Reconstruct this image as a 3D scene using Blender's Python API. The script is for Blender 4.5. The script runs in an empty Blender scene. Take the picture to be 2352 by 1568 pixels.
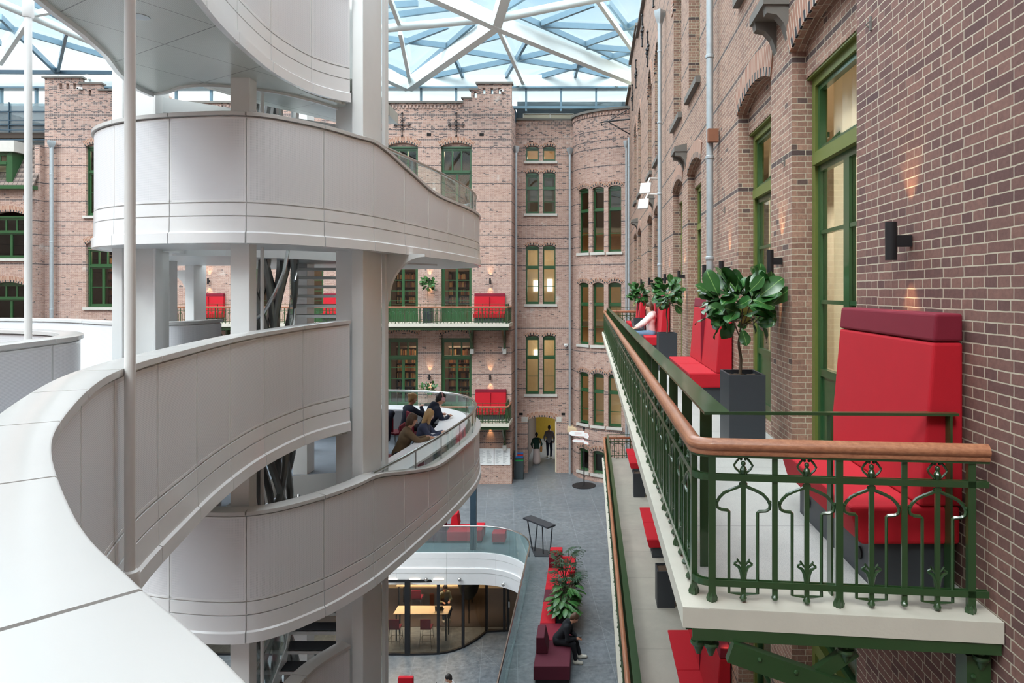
import bpy, bmesh, math, random
import numpy as np
from mathutils import Vector, Matrix
random.seed(7)
rnd = random.Random(11)
C = bpy.context.scene.collection
sc = bpy.context.scene
PI = math.pi
E = 9.87            # eye height above the courtyard floor
F = 1568.0          # focal length in px of the 2352 px wide frame
VX, VY = 1355.0, 668.0

def at(px, py, Y):
    """world point seen at a pixel at depth Y"""
    return Vector(((px - VX) / F * Y, Y, E - (py - VY) / F * Y))

# ---------------------------------------------------------------- camera
cam_d = bpy.data.cameras.new('camera')
cam = bpy.data.objects.new('camera', cam_d)
C.objects.link(cam)
cam_d.sensor_width = 36.0
cam_d.lens = 36.0 * F / 2352.0
cam_d.shift_x = -(VX - 1176.0) / 2352.0
cam_d.shift_y = -(784.0 - VY) / 2352.0
cam_d.clip_start = 0.02
cam_d.clip_end = 400
cam.location = (0, 0, E)
cam.rotation_euler = (PI / 2, 0, 0)
sc.camera = cam

# ---------------------------------------------------------------- exposure
sc.view_settings.view_transform = 'Standard'
sc.view_settings.look = 'None'
sc.view_settings.exposure = 0.48
sc.view_settings.gamma = 1.0
sc.view_settings.use_curve_mapping = False

sc.cycles.max_bounces = 7; sc.cycles.diffuse_bounces = 4; sc.cycles.glossy_bounces = 3; sc.cycles.transparent_max_bounces = 14
sc.cycles.caustics_reflective = False; sc.cycles.caustics_refractive = False
# ---------------------------------------------------------------- sky
world = bpy.data.worlds.new('sky')
sc.world = world
world.use_nodes = True
wt = world.node_tree
wt.nodes.clear()
wo = wt.nodes.new('ShaderNodeOutputWorld')
wb = wt.nodes.new('ShaderNodeBackground')
tc = wt.nodes.new('ShaderNodeTexCoord')
sep = wt.nodes.new('ShaderNodeSeparateXYZ')
ramp = wt.nodes.new('ShaderNodeValToRGB')
el = ramp.color_ramp.elements
el[0].position = 0.235; el[0].color = (1.3, 1.3, 1.3, 1)
el[1].position = 0.285; el[1].color = (.60, .76, .84, 1)
for p_, c_ in ((.41, (.33, .55, .70, 1)), (.46, (3.9, 4.1, 4.3, 1)), (.65, (4.6, 4.8, 5.0, 1)), (.85, (3.3, 3.45, 3.6, 1)), (1.0, (2.6, 2.7, 2.85, 1))):
    e_ = el.new(p_); e_.color = c_
nz = wt.nodes.new('ShaderNodeTexNoise'); nz.inputs['Scale'].default_value = 4.2; nz.inputs['Detail'].default_value = 6
nr = wt.nodes.new('ShaderNodeMapRange'); nr.inputs[1].default_value = 0.42; nr.inputs[2].default_value = 0.66; nr.inputs[4].default_value = .8
mixw = wt.nodes.new('ShaderNodeMix'); mixw.data_type = 'RGBA'; mixw.blend_type = 'LIGHTEN'
wt.links.new(tc.outputs['Generated'], sep.inputs[0])
wt.links.new(sep.outputs['Z'], ramp.inputs[0])
wt.links.new(tc.outputs['Generated'], nz.inputs['Vector'])
wt.links.new(nz.outputs['Fac'], nr.inputs[0])
wt.links.new(nr.outputs[0], mixw.inputs[0])
wt.links.new(ramp.outputs[0], mixw.inputs[6])
mixw.inputs[7].default_value = (0.70, 0.78, 0.84, 1)
wt.links.new(mixw.outputs[2], wb.inputs['Color'])
wb.inputs['Strength'].default_value = 1.0
wt.links.new(wb.outputs[0], wo.inputs[0])

sun_d = bpy.data.lights.new('sun', 'SUN')
sun_d.energy = 1.2
sun_d.angle = math.radians(14)
sun_d.color = (1.0, 0.96, 0.9)
sun = bpy.data.objects.new('sun', sun_d)
C.objects.link(sun)
sun.location = (4, 0, 40)
sun.rotation_euler = (math.radians(38), math.radians(-16), 0)

def lamp(name, kind, loc, energy, col=(1, .72, .42), size=.3, rot=None, spot=None):
    d = bpy.data.lights.new(name, kind)
    d.energy = energy; d.color = col
    if kind == 'AREA': d.size = size
    elif kind in ('POINT', 'SPOT'): d.shadow_soft_size = size
    if spot: d.spot_size = spot; d.spot_blend = .6
    o = bpy.data.objects.new(name, d); C.objects.link(o); o.location = loc
    if rot: o.rotation_euler = rot
    return o

# ---------------------------------------------------------------- materials
class NT:
    def __init__(s, name):
        s.m = bpy.data.materials.new(name); s.m.use_nodes = True
        s.t = s.m.node_tree; s.b = s.t.nodes['Principled BSDF']; s.out = s.t.nodes['Material Output']
    def n(s, kind, **kw):
        x = s.t.nodes.new('ShaderNode' + kind)
        for k, v in kw.items(): setattr(x, k, v)
        return x
    def l(s, a, b): s.t.links.new(a, b)
    def math(s, op, a, b=None, c=None, clamp=False):
        x = s.n('Math', operation=op); x.use_clamp = clamp
        for i, v in enumerate((a, b, c)):
            if v is None: continue
            if isinstance(v, (int, float)): x.inputs[i].default_value = v
            else: s.l(v, x.inputs[i])
        return x.outputs[0]
    def mix(s, f, a, b, mode='MIX'):
        x = s.n('Mix', data_type='RGBA', blend_type=mode)
        for i, v in ((0, f), (6, a), (7, b)):
            if isinstance(v, (int, float)): x.inputs[i].default_value = v
            elif isinstance(v, tuple): x.inputs[i].default_value = (*v[:3], 1)
            else: s.l(v, x.inputs[i])
        return x.outputs[2]
    def set(s, **kw):
        for k, v in kw.items():
            i = s.b.inputs[k.replace('_', ' ')]
            if isinstance(v, (int, float)): i.default_value = v
            elif isinstance(v, tuple): i.default_value = (*v[:3], 1) if len(i.default_value) == 4 else v
            else: s.l(v, i)
        return s
    def noise(s, scale, detail=4, vec=None, rough=.5):
        x = s.n('TexNoise'); x.inputs['Scale'].default_value = scale; x.inputs['Detail'].default_value = detail
        x.inputs['Roughness'].default_value = rough
        if vec is not None: s.l(vec, x.inputs['Vector'])
        return x.outputs['Fac']
    def pos(s): return s.n('NewGeometry').outputs['Position']
    def uv(s): return s.n('TexCoord').outputs['UV']
    def rng(s, v, a, b, c=0., d=1.):
        x = s.n('MapRange'); s.l(v, x.inputs[0])
        for i, q in enumerate((a, b, c, d)): x.inputs[i + 1].default_value = q
        return x.outputs[0]
    def bump(s, h, strength=.3, dist=.01):
        x = s.n('Bump'); x.inputs['Strength'].default_value = strength; x.inputs['Distance'].default_value = dist
        s.l(h, x.inputs['Height']); s.l(x.outputs[0], s.b.inputs['Normal'])

def srgb(r, g, b):
    f = lambda c: ((c / 255 + .055) / 1.055) ** 2.4 if c > 10 else c / 255 / 12.92
    return (f(r), f(g), f(b))

M = {}
def plain(key, col, rough=.5, metal=0., var=.12, scale=6, bump=0., bscale=60, spec=None, coat=0.):
    s = NT(key)
    f = s.noise(scale, 4, s.pos())
    lo = tuple(c * (1 - var) for c in col); hi = tuple(min(1, c * (1 + var)) for c in col)
    s.set(Base_Color=s.mix(f, lo, hi), Roughness=rough, Metallic=metal)
    if spec is not None: s.set(Specular_IOR_Level=spec)
    if coat: s.set(Coat_Weight=coat, Coat_Roughness=.08)
    if bump: s.bump(s.noise(bscale, 3, s.pos()), bump, .004)
    M[key] = s.m
    return s.m

plain('white_lacquer', srgb(238, 238, 238), .16, var=.02, spec=.6)
plain('cap_lacquer', srgb(206, 204, 201), .2, var=.02, spec=.5)
plain('white_steel', srgb(228, 228, 226), .35, var=.03)
plain('white_roof_steel', srgb(226, 236, 236), .4, var=.03)
plain('blue_grey_steel', srgb(108, 135, 150), .35, .3, var=.1)
plain('dark_blue_panel', srgb(58, 78, 92), .4, .2, var=.12)
plain('gutter_seal', srgb(40, 52, 60), .5)
plain('zinc', srgb(176, 184, 188), .4, .45, var=.15, scale=9)
plain('green_paint', srgb(44, 72, 40), .28, var=.12, coat=.4)
plain('green_frame', srgb(44, 84, 50), .3, var=.12, coat=.4)
plain('olive_frame', srgb(108, 118, 58), .4, var=.08)
plain('red_fabric', srgb(184, 10, 32), .85, var=.06, bump=.25, bscale=500)
plain('burgundy_fabric', srgb(122, 16, 40), .85, var=.06, bump=.25, bscale=500)
plain('plum_fabric', srgb(88, 24, 42), .85, var=.06, bump=.25, bscale=500)
plain('anthracite', srgb(52, 56, 62), .5, var=.06)
plain('black_metal', srgb(26, 27, 30), .45, var=.1)
plain('chrome', srgb(190, 190, 188), .18, .95, var=.03)
plain('dark_tube', srgb(128, 128, 126), .3, .75, var=.18, scale=2)
plain('concrete_edge', srgb(200, 194, 180), .75, var=.08, bump=.2)
plain('sill_stone', srgb(196, 192, 184), .7, var=.1, bump=.2)
plain('cornice_stone', srgb(112, 108, 102), .8, var=.15, bump=.3)
plain('dark_void', srgb(22, 20, 20), .9)
plain('interior_dark', srgb(60, 48, 40), .8)
plain('interior_warm', srgb(214, 192, 156), .8, var=.08)
plain('interior_cream', srgb(214, 200, 176), .8, var=.05)
plain('curtain', srgb(226, 216, 196), .85, var=.04)
plain('desk_white', srgb(232, 232, 236), .35, var=.02)
plain('table_wood', srgb(222, 196, 160), .45, var=.06)
plain('soil', srgb(78, 60, 46), .95, var=.4, scale=60, bump=.8, bscale=90)
plain('bark', srgb(92, 78, 64), .85, var=.3, scale=30)
plain('leaf_green', srgb(46, 92, 42), .3, var=.55, scale=5, spec=.5)
plain('leaf_vein', srgb(120, 160, 90), .4, var=.1)
plain('leaf_dark', srgb(28, 66, 38), .4, var=.35, scale=8)
plain('leaf_yellow', srgb(186, 170, 96), .5, var=.2)
plain('skin', srgb(206, 150, 122), .5, var=.06)
plain('skin_pale', srgb(224, 176, 150), .5, var=.06)
plain('hair_brown', srgb(86, 60, 42), .55, var=.3, scale=60)
plain('hair_blonde', srgb(182, 146, 98), .5, var=.3, scale=60)
plain('hair_dark', srgb(34, 28, 26), .5, var=.3, scale=60)
plain('cloth_brown', srgb(112, 90, 66), .9, var=.12)
plain('cloth_navy', srgb(34, 40, 58), .9, var=.15)
plain('cloth_slate', srgb(66, 72, 96), .9, var=.12)
plain('cloth_black', srgb(20, 22, 28), .9, var=.2)
plain('cloth_cream', srgb(228, 206, 200), .9, var=.06)
plain('cloth_white', srgb(220, 220, 224), .9, var=.05)
plain('cloth_grey', srgb(150, 148, 152), .9, var=.08)
plain('cloth_darkgreen', srgb(28, 58, 48), .9, var=.12)
plain('cloth_olive', srgb(106, 104, 82), .9, var=.2)
plain('denim', srgb(112, 146, 176), .85, var=.12)
plain('shoe_white', srgb(206, 202, 190), .6, var=.15)
plain('paper', srgb(236, 236, 234), .7, var=.02)
plain('screen_dark', srgb(50, 54, 58), .3)
plain('laptop_grey', srgb(150, 152, 156), .35, .5)
plain('tan_leather', srgb(176, 122, 66), .6)
plain('pink_plastic', srgb(226, 170, 170), .4)
plain('sign_red', srgb(210, 60, 60), .5)
plain('bin_blue', srgb(40, 120, 200), .5)
plain('bin_red', srgb(196, 50, 50), .5)
plain('bin_green', srgb(40, 150, 80), .5)
plain('bin_body', srgb(62, 72, 76), .5)
plain('olive_wall', srgb(150, 126, 32), .7, var=.2)
plain('rubber', srgb(30, 30, 32), .7)
plain('carpet_grey', srgb(112, 118, 126), .95, var=.14, scale=3, bump=.3, bscale=120)
plain('tread_dark', srgb(48, 50, 56), .9, var=.1)
plain('bottle', srgb(180, 190, 190), .2, var=.03)
plain('ink', srgb(70, 70, 70), .6)
plain('orange_bit', srgb(226, 90, 40), .6)
plain('rust_brown', srgb(134, 86, 62), .8)
for i_, c_ in enumerate([(150, 92, 52), (96, 44, 36), (172, 132, 84), (70, 62, 52), (120, 78, 44)]):
    plain('book%d' % i_, srgb(*c_), .75)
plain('shelf_wood', srgb(56, 38, 28), .7)

def emis(key, col, strength):
    s = NT(key); s.set(Base_Color=col, Emission_Color=col, Emission_Strength=strength); M[key] = s.m
emis('lamp_warm', (1.0, .72, .42), 14)
emis('lamp_white', (1.0, .93, .82), 6)
emis('slot_light', (1.0, .82, .6), 1.6)
emis('bright_window', (1.0, .97, .9), 1.6)

def glass(key, tint, refl=1.0, rough=.0, ior=1.5, milk=0.):
    s = NT(key)
    t = s.t; t.nodes.remove(s.b)
    tr = s.n('BsdfTransparent'); tr.inputs[0].default_value = (*tint, 1)
    gl = s.n('BsdfGlossy'); gl.inputs['Roughness'].default_value = rough
    gl.inputs['Color'].default_value = (.95, 1, 1, 1)
    fr = s.n('LayerWeight'); fr.inputs[0].default_value = .5
    f0 = ((ior - 1) / (ior + 1)) ** 2
    fac = s.math('MULTIPLY', s.math('ADD', s.math('MULTIPLY', s.math('POWER', fr.outputs['Facing'], 5.), 1 - f0), f0), refl, clamp=True)
    mx = s.n('MixShader'); s.l(fac, mx.inputs[0]); s.l(tr.outputs[0], mx.inputs[1]); s.l(gl.outputs[0], mx.inputs[2])
    last = mx.outputs[0]
    if milk:
        df = s.n('BsdfDiffuse'); df.inputs[0].default_value = (.8, .88, .88, 1)
        m2 = s.n('MixShader'); m2.inputs[0].default_value = milk
        s.l(last, m2.inputs[1]); s.l(df.outputs[0], m2.inputs[2]); last = m2.outputs[0]
    s.l(last, s.out.inputs[0]); M[key] = s.m
glass('roof_glass', (.90, .975, 1.0), .6)
glass('clear_glass', (.94, .98, .97), 1.0, milk=.03)
glass('green_edge_glass', (.70, .84, .84), 1.2, milk=.08)
glass('window_glass', (.86, .88, .86), .75)
glass('room_glass', (.78, .75, .70), 1.0)
glass('facade_glass', (.35, .45, .5), 2.5, milk=.12)

s = NT('curtain'); t_ = s.n('BsdfTranslucent'); t_.inputs[0].default_value = (*srgb(232, 222, 200), 1)
mx_ = s.n('MixShader'); mx_.inputs[0].default_value = .5; s.b.inputs['Base Color'].default_value = (*srgb(236, 228, 208), 1); s.b.inputs['Roughness'].default_value = .9
s.l(s.b.outputs[0], mx_.inputs[1]); s.l(t_.outputs[0], mx_.inputs[2]); s.l(mx_.outputs[0], s.out.inputs[0]); M['curtain'] = s.m
# brick -----------------------------------------------------------
STRIPES = [9.0, 8.26, 7.75, 7.35, 6.42, 5.5, 4.55, 3.5, 2.83, 2.27, 1.32, -2.05, -3.2, -4.3, -5.3, -7.2, -7.8, -8.62]
def brick(key, c1, c2, dark, mortar, white=0., top=(.97, .62), weather=0.):
    s = NT(key)
    uv0 = s.uv(); wob = s.n('TexNoise'); wob.inputs['Scale'].default_value = 9; wob.inputs['Detail'].default_value = 3; s.l(s.pos(), wob.inputs['Vector'])
    wv = s.n('VectorMath', operation='MULTIPLY_ADD'); s.l(wob.outputs['Color'], wv.inputs[0]); wv.inputs[1].default_value = (.009, .009, 0); s.l(uv0, wv.inputs[2])
    uv = wv.outputs[0]; sp = s.n('SeparateXYZ'); s.l(uv, sp.inputs[0])
    v = sp.outputs['Y']
    outs = []
    for wd, off in ((.215, .0), (.1075, .03)):
        mp = s.n('Mapping'); mp.inputs['Location'].default_value = (off, 0, 0); s.l(uv, mp.inputs[0])
        b = s.n('TexBrick'); b.offset = .5; b.offset_frequency = 4 if wd > .2 else 1; b.squash = 1
        b.inputs['Scale'].default_value = 1; b.inputs['Mortar Size'].default_value = .0042
        b.inputs['Mortar Smooth'].default_value = .25; b.inputs['Bias'].default_value = 0
        b.inputs['Brick Width'].default_value = wd; b.inputs['Row Height'].default_value = .0575
        b.inputs['Color1'].default_value = (0, 0, 0, 1); b.inputs['Color2'].default_value = (1, 1, 1, 1)
        b.inputs['Mortar'].default_value = (.5, .5, .5, 1)
        s.l(mp.outputs[0], b.inputs['Vector']); outs.append(b)
    par = s.math('LESS_THAN', s.math('FRACT', s.math('DIVIDE', v, .115)), .5)
    rnd_ = s.mix(par, outs[0].outputs['Color'], outs[1].outputs['Color'])
    mort = s.math('ADD', s.math('MULTIPLY', outs[0].outputs['Fac'], s.math('SUBTRACT', 1., par)), s.math('MULTIPLY', outs[1].outputs['Fac'], par))
    bw = s.n('RGBToBW'); s.l(rnd_, bw.inputs[0])
    col = s.mix(bw.outputs[0], c1, c2)
    big = s.noise(.35, 5, s.pos(), .6)
    col = s.mix(s.rng(big, .35, .7), col, s.mix(.28, col, srgb(196, 150, 122)))
    fine = s.noise(30, 5, s.pos(), .7)
    col = s.mix(s.rng(fine, .3, .75), s.mix(.25, col, (.03, .02, .02)), col)
    # burnt headers, more of them towards the cornice
    thr = s.rng(v, E + 6.6, E + 9, top[0], top[1])
    burnt = s.math('GREATER_THAN', bw.outputs[0], thr)
    col = s.mix(s.math('MULTIPLY', burnt, .8), col, dark)
    # dark accent courses
    acc = None
    for h in STRIPES:
        q = round((E + h) / .0575) * .0575 + .02875
        c = s.math('COMPARE', v, q, .0285)
        acc = c if acc is None else s.math('MAXIMUM', acc, c)
    col = s.mix(s.math('MULTIPLY', acc, .85), col, dark)
    if white:
        wn = s.noise(1.1, 8, s.pos(), .72)
        col = s.mix(s.rng(wn, .60, .70, 0., white), col, srgb(205, 196, 190))
    if weather:   # brick colour mixed darker and purplish at the near end of the facade
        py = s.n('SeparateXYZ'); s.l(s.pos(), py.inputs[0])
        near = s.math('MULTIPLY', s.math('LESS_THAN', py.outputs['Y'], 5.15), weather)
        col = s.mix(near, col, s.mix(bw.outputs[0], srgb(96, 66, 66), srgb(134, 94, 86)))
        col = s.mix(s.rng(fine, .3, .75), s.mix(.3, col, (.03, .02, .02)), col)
    mcol = s.mix(s.noise(4, 3, s.pos()), mortar, tuple(c * .75 for c in mortar))
    col = s.mix(s.rng(mort, .25, .8), col, mcol)
    s.set(Base_Color=col, Roughness=.85)
    h = s.math('ADD', s.math('MULTIPLY', mort, -1.), s.math('MULTIPLY', fine, .35))
    s.bump(h, .6, .006)
    M[key] = s.m
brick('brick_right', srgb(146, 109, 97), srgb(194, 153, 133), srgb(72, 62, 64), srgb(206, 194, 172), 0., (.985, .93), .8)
brick('brick_far', srgb(164, 129, 118), srgb(202, 168, 153), srgb(58, 52, 58), srgb(212, 200, 190), .7, (.975, .72))

def voussoir(key, a, b, m):
    s = NT(key); sp = s.n('SeparateXYZ'); s.l(s.uv(), sp.inputs[0])
    u = s.math('DIVIDE', sp.outputs['X'], .066)
    fr = s.math('FRACT', u)
    mort = s.math('GREATER_THAN', s.math('ABSOLUTE', s.math('SUBTRACT', fr, .5)), .42)
    idx = s.math('FLOOR', u)
    alt = s.math('LESS_THAN', s.math('FRACT', s.math('DIVIDE', idx, 2.)), .25)
    edge = s.math('LESS_THAN', sp.outputs['Y'], .1)
    cc = s.mix(s.math('MULTIPLY', alt, edge), a, b)
    s.set(Base_Color=s.mix(mort, s.mix(s.noise(12, 3, s.pos()), cc, s.mix(.2, cc, (.02, .02, .02))), m), Roughness=.85)
    M[key] = s.m
voussoir('arch_brick', srgb(168, 122, 102), srgb(44, 42, 50), srgb(208, 198, 180))

# perforated sheet ------------------------------------------------
def perforated(key, col, hole, pitch, r, rough=.28, seam=0.):
    s = NT(key); sp = s.n('SeparateXYZ'); s.l(s.uv(), sp.inputs[0])
    du = s.math('SUBTRACT', s.math('FRACT', s.math('DIVIDE', sp.outputs['X'], pitch)), .5)
    dv = s.math('SUBTRACT', s.math('FRACT', s.math('DIVIDE', sp.outputs['Y'], pitch)), .5)
    d = s.math('MAXIMUM', s.math('ABSOLUTE', du), s.math('ABSOLUTE', dv))
    hl = s.rng(d, r - .05, r + .05, 1., 0.)
    c = s.mix(hl, col, hole)
    if seam:
        for ax in ('X', 'Y'):
            q = s.math('ABSOLUTE', s.math('SUBTRACT', s.math('FRACT', s.math('DIVIDE', sp.outputs[ax], seam)), .5))
            c = s.mix(s.math('GREATER_THAN', q, .4945), c, srgb(110, 112, 108))
    s.set(Base_Color=c, Roughness=rough, Specular_IOR_Level=.55)
    M[key] = s.m
perforated('perforated_white', srgb(236, 236, 238), srgb(172, 172, 178), .0125, .2)
perforated('soffit_white', srgb(214, 218, 210), srgb(110, 114, 110), .011, .25, .3, seam=.93)

# wood handrail ---------------------------------------------------
s = NT('oak_handrail')
mp = s.n('Mapping'); mp.inputs['Scale'].default_value = (30, 3, 90); s.l(s.pos(), mp.inputs[0])
f = s.noise(1.2, 5, mp.outputs[0], .6)
s.set(Base_Color=s.mix(s.rng(f, .3, .7), srgb(150, 94, 66), srgb(186, 128, 94)), Roughness=.38, Coat_Weight=.25)
M['wood_rail'] = s.m

# terrazzo and stone floors ---------------------------------------
def terrazzo(key, base, spk, amt, joint):
    s = NT(key); p = s.pos()
    vo = s.n('TexVoronoi'); vo.inputs['Scale'].default_value = 110; s.l(p, vo.inputs['Vector'])
    f = s.noise(300, 1, p, .4)
    g = s.noise(1.6, 5, p, .65)
    c = s.mix(s.rng(g, .35, .7), base, tuple(x * .82 for x in base))
    c = s.mix(s.math('MULTIPLY', s.rng(f, .58, .66), amt), c, spk)
    sp = s.n('SeparateXYZ'); s.l(p, sp.inputs[0])
    q = s.math('ABSOLUTE', s.math('SUBTRACT', s.math('FRACT', s.math('DIVIDE', sp.outputs['Y'], 1.55)), .5))
    c = s.mix(s.math('GREATER_THAN', q, .497), c, joint)
    s.set(Base_Color=c, Roughness=.55); M[key] = s.m
terrazzo('terrazzo_light', srgb(202, 200, 194), srgb(112, 112, 116), .9, srgb(150, 148, 144))
terrazzo('terrazzo_warm', srgb(190, 184, 172), srgb(150, 138, 118), .7, srgb(140, 134, 124))

s = NT('slate_floor'); p = s.pos()
big = s.noise(.5, 5, p, .6); fn = s.noise(5, 7, p, .72)
c = s.mix(s.rng(fn, .3, .75), srgb(84, 91, 97), srgb(142, 147, 150))
c = s.mix(s.rng(big, .4, .7), c, s.mix(.3, c, srgb(70, 80, 92)))
vp = s.n('TexVoronoi'); vp.inputs['Scale'].default_value = .9; s.l(p, vp.inputs['Vector'])
sp = s.n('SeparateXYZ'); s.l(p, sp.inputs[0])
lines = None
for (a_, b_, per, off) in ((1, .12, 1.25, .3), (-.1, 1, 1.25, .1), (.8, .6, 4.1, .5), (-.55, .83, 3.7, .2)):
    q = s.math('ADD', s.math('MULTIPLY', sp.outputs['X'], a_ / per), s.math('ADD', s.math('MULTIPLY', sp.outputs['Y'], b_ / per), off))
    q = s.math('ABSOLUTE', s.math('SUBTRACT', s.math('FRACT', q), .5))
    q = s.math('LESS_THAN', q, .0065 / per)
    lines = q if lines is None else s.math('MAXIMUM', lines, q)
c = s.mix(s.math('MULTIPLY', lines, .28), c, srgb(188, 194, 198))
scr = s.noise(60, 2, p); 
s.set(Base_Color=c, Roughness=s.rng(fn, .3, .7, .28, .5))
M['slate_floor'] = s.m

# roof tiles
s = NT('roof_tile'); sp = s.n('SeparateXYZ'); s.l(s.uv(), sp.inputs[0])
r_ = s.math('FRACT', s.math('DIVIDE', sp.outputs['Y'], .26)); q_ = s.math('FRACT', s.math('DIVIDE', sp.outputs['X'], .22))
c = s.mix(r_, srgb(58, 48, 46), srgb(140, 122, 112)); c = s.mix(s.math('GREATER_THAN', q_, .9), c, srgb(50, 42, 40))
s.set(Base_Color=c, Roughness=.8); s.bump(s.math('ADD', r_, q_), .5, .03); M['roof_tile'] = s.m
# ---------------------------------------------------------------- helpers
def tag(o, label=None, cat=None, group=None, kind=None):
    if label: o['label'] = label
    if cat: o['category'] = cat
    if group: o['group'] = group
    if kind: o['kind'] = kind
    return o

def empty(name, loc=(0, 0, 0), rz=0., label=None, cat=None, group=None, kind=None):
    o = bpy.data.objects.new(name, None); C.objects.link(o)
    o.empty_display_size = .1
    o.location = loc; o.rotation_euler = (0, 0, rz)
    return tag(o, label, cat, group, kind)

KIDS = {}
ORG = {}
def link(o, parent=None):
    C.objects.link(o)
    if parent is not None:
        o.parent = parent; KIDS.setdefault(parent.name, []).append(o)
    return o

def copy_tree(o, parent=None, loc=None, rz=None, label=None, group=None, skip=()):
    c = o.copy(); C.objects.link(c)
    if parent is not None:
        c.parent = parent; KIDS.setdefault(parent.name, []).append(c)
    if loc is not None: c.location = loc
    if rz is not None: c.rotation_euler = (0, 0, rz)
    if label: c['label'] = label
    if group: c['group'] = group
    for ch in KIDS.get(o.name, []): 
        if not any(ch.name.startswith(k) for k in skip): copy_tree(ch, c)
    return c

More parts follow.
